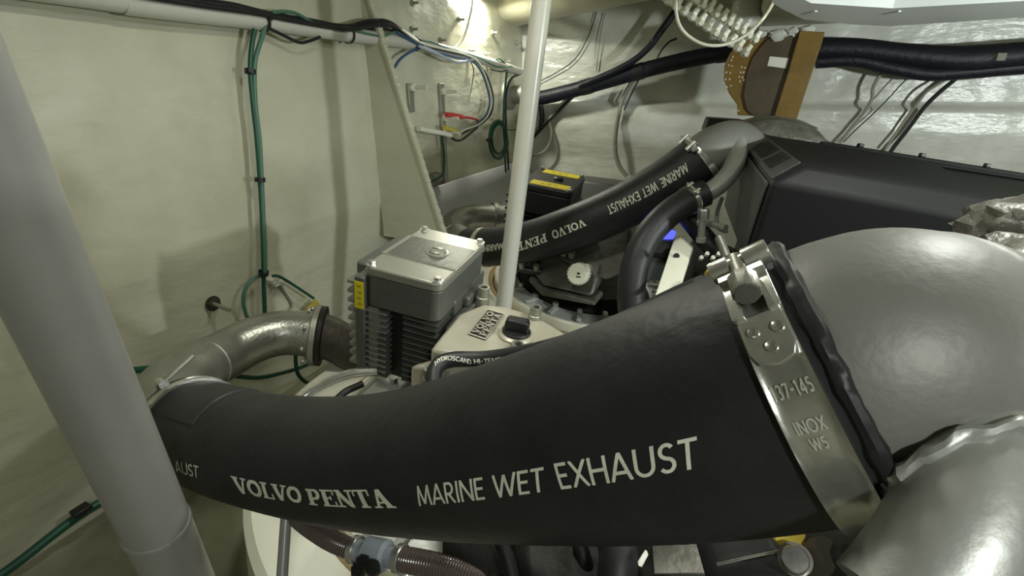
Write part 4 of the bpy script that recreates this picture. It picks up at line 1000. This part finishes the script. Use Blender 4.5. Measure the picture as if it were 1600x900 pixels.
for i, (x, y, lab) in enumerate(((642, 5, 'small wall stud at the top, above the knee plate'), (715, 31, 'small wall stud left of the cream lamp cable'), (768, 51, 'small wall stud right of the cream lamp cable'), (806, 67, 'small wall stud beside the top of the middle pole'), (641, 46, 'cable clip on the wall above the knee plate'), (686, 63, 'cable clip above the conduit, left of the cream cable'), (733, 79, 'cable clip above the conduit at the cable loop'), (757, 84, 'cable clip above the tangled green cable'), (789, 96, 'cable clip at the very end of the conduit'))):
    q = TW(x, y, 0); t = thing('wall_stud', lab, 'stud', q, 'studs on the upper transom wall')
    build('base', hexp(q, NT, .012, .012), 'zinc', t); build('pin', MB().lathe(q, NT, [(.005, 0), (.005, .035)], 8), 'zinc', t)
# ---- low foreground things
lp = pw([(452, 806, .70), (449, 860, .685), (444, 930, .665)])
one('support_rod', MB().lathe(lp[0]+V((0, 0, .02)), lp[2]-lp[0], [(.0075, 0), (.0075, .28)], 20), 'pole', 'thin grey rod standing on the white collar below the near hose', 'rod')
def ribbed(l, r, lab, nm='ribbed_hose'):
    S = Surf(pw(l), r, 10); t = thing(nm, lab, 'hose', S.c[0]); build('hose_body', MB().tube(pw(l), r, 20, 10), 'ribbed', t)
    prof = MB(); n = int(S.L/.0034)
    vs = []
    for i in range(n):
        x = (i+.5)*.0034; S.ringpts(prof, [(x-.0011, 0), (x, .0007), (x+.0011, 0)], 20)
    build('wire_spiral', prof, 'ribbed', t, kind='stuff'); return t
ribbed([(455, 800, .70), (482, 822, .67), (515, 843, .645), (548, 858, .63)], .0125, 'wire-reinforced hose left of the clear coupling below the near hose')
ribbed([(630, 874, .60), (680, 884, .585), (740, 903, .57), (800, 930, .56)], .0145, 'wire-reinforced hose right of the clear coupling below the near hose')
a = P(545, 857, .632); b = P(634, 875, .60); d_ = (b-a).normalized(); L_ = (b-a).length
t = thing('hose_coupling', 'clear plastic coupling between two wire-reinforced hoses at the bottom', 'coupling', a)
build('coupling_body', MB().lathe(a, d_, [(.012, 0), (.0135, .01), (.0135, L_*.3), (.019, L_*.34), (.019, L_*.66), (.0135, L_*.7), (.0135, L_)], 24), 'clear', t)
for k in (.08, .86): build('clip_band', MB().lathe(a+d_*(L_*k), d_, [(.0165, 0), (.0175, .001), (.0175, .008), (.0165, .009)], 24), 'steel', t); build('clip_screw', hexp(a+d_*(L_*k+.004)+V((0, -.012, -.012)), (1, 0, 0), .005, .012), 'steel', t)
for x, y, d in ((570, 885, .60), (585, 893, .59), (562, 897, .60)): build('drain_nub', hexp(P(x, y, d), (0, -.3, 1), .009, .016), 'dark', t)
wire('braided_hose', pw([(455, 640, 1.0), (480, 616, 1.02), (510, 598, 1.03), (548, 584, 1.04), (590, 580, 1.05)]), .010, 'steel', 'steel braided hose curving below the brown cast pipe', 'hose', n=14)
wire('sensor_cable', pw([(520, 630, .95), (540, 612, .97), (566, 600, 1.0)]), .007, 'dark', 'dark cable beside the braided hose', 'cable', n=10)
# near engine under the hose
nb = thing('engine_block', 'dark near engine block under the large exhaust hose', 'engine', (.5, .4, ZF))
def bx(mb, x0, x1, y0, y1, z0, z1): return mb.box(((x0+x1)/2, (y0+y1)/2, (z0+z1)/2), (x1-x0)/2, (y1-y0)/2, (z1-z0)/2)
build('block', bx(MB(), .00, 1.2, .22, .66, .30, .735), 'dark', nb, bevel=.02)
build('side_panel', MB().prism(pw([(690, 842, .60), (800, 848, .57), (800, 905, .55), (690, 905, .57)]), V((0, .04, 0))), 'dark', nb, bevel=.004)
build('side_panel', MB().prism(pw([(812, 850, .56), (890, 852, .54), (905, 905, .52), (812, 905, .55)]), V((0, .04, 0))), 'dark', nb, bevel=.004)
for x in (780, 900): build('rib', MB().tube(pw([(x, 838, .53), (x+12, 870, .52), (x+24, 915, .51)]), .008, 10), 'cover', nb)
wire('coolant_hose', pw([(950, 815, .52), (960, 840, .49), (966, 870, .475), (962, 920, .46)]), .019, 'rubber2', 'black hose rising from the near engine below the word WET', 'hose', n=20)
one('sensor_clip', MB().prism(pw([(998, 884, .43), (1010, 865, .44), (1013, 867, .44), (1003, 886, .43)]), V((0, .004, 0))), 'nylon', 'small white clip on the near engine below the hose', 'clip')
one('sensor_bracket', MB().prism(pw([(1020, 838, .50), (1085, 822, .49), (1135, 872, .45), (1110, 905, .44), (1015, 905, .46)]), V((.01, .05, 0))), 'gear', 'dull grey bracket plate on the near engine below the clamp', 'bracket', bevel=.006)
pp = pw([(1100, 905, .40), (1122, 880, .40), (1165, 872, .395), (1215, 866, .39), (1240, 905, .37)])
one('intake_duct', MB().prism(pp, V((.01, .06, -.01))), 'cover', 'black duct edge at the bottom below the clamp', 'duct', bevel=.003)
q = P(1242, 874, .355); d_ = (CAM-q).normalized()
t = thing('duct_clamp', 'bright screw clamp with a domed bolt below the large band clamp', 'clamp', q)
build('bolt', MB().lathe(q, (d_+V((0, 0, .3))), [(.0075, -.02), (.0095, -.016), (.0095, .001), (.0085, .003), (.003, .0032)], 20), 'steel', t)
build('washer', MB().lathe(q-d_*.012, (d_+V((0, 0, .3))), [(.0118, -.003), (.0118, .001)], 24), 'steel', t)
build('strap', MB().tube(pw([(1120, 882, .385), (1165, 872, .38), (1212, 862, .375), (1232, 858, .372)]), .0011, 8), 'steel', t)
one('fuse_tab', MB().prism(pw([(1205, 832, .385), (1262, 832, .385), (1262, 858, .378), (1234, 866, .378), (1212, 852, .38)]), V((0, .015, 0))), 'brass', 'dull yellow tab hanging behind the lower end of the clamp', 'tab', bevel=.003)
for i, (x, y, d) in enumerate(((1290, 868, .37), (1330, 882, .36))):
    one('pipe_stub', MB().lathe(P(x, y, d), (.3, -.2, .9), [(.013, -.06), (.014, 0), (.012, .006)], 20), 'brown' if i == 0 else 'dark', ('brown pipe stub right of the bright screw clamp', 'dark pipe stub beside the silver water pipe')[i], 'pipe')
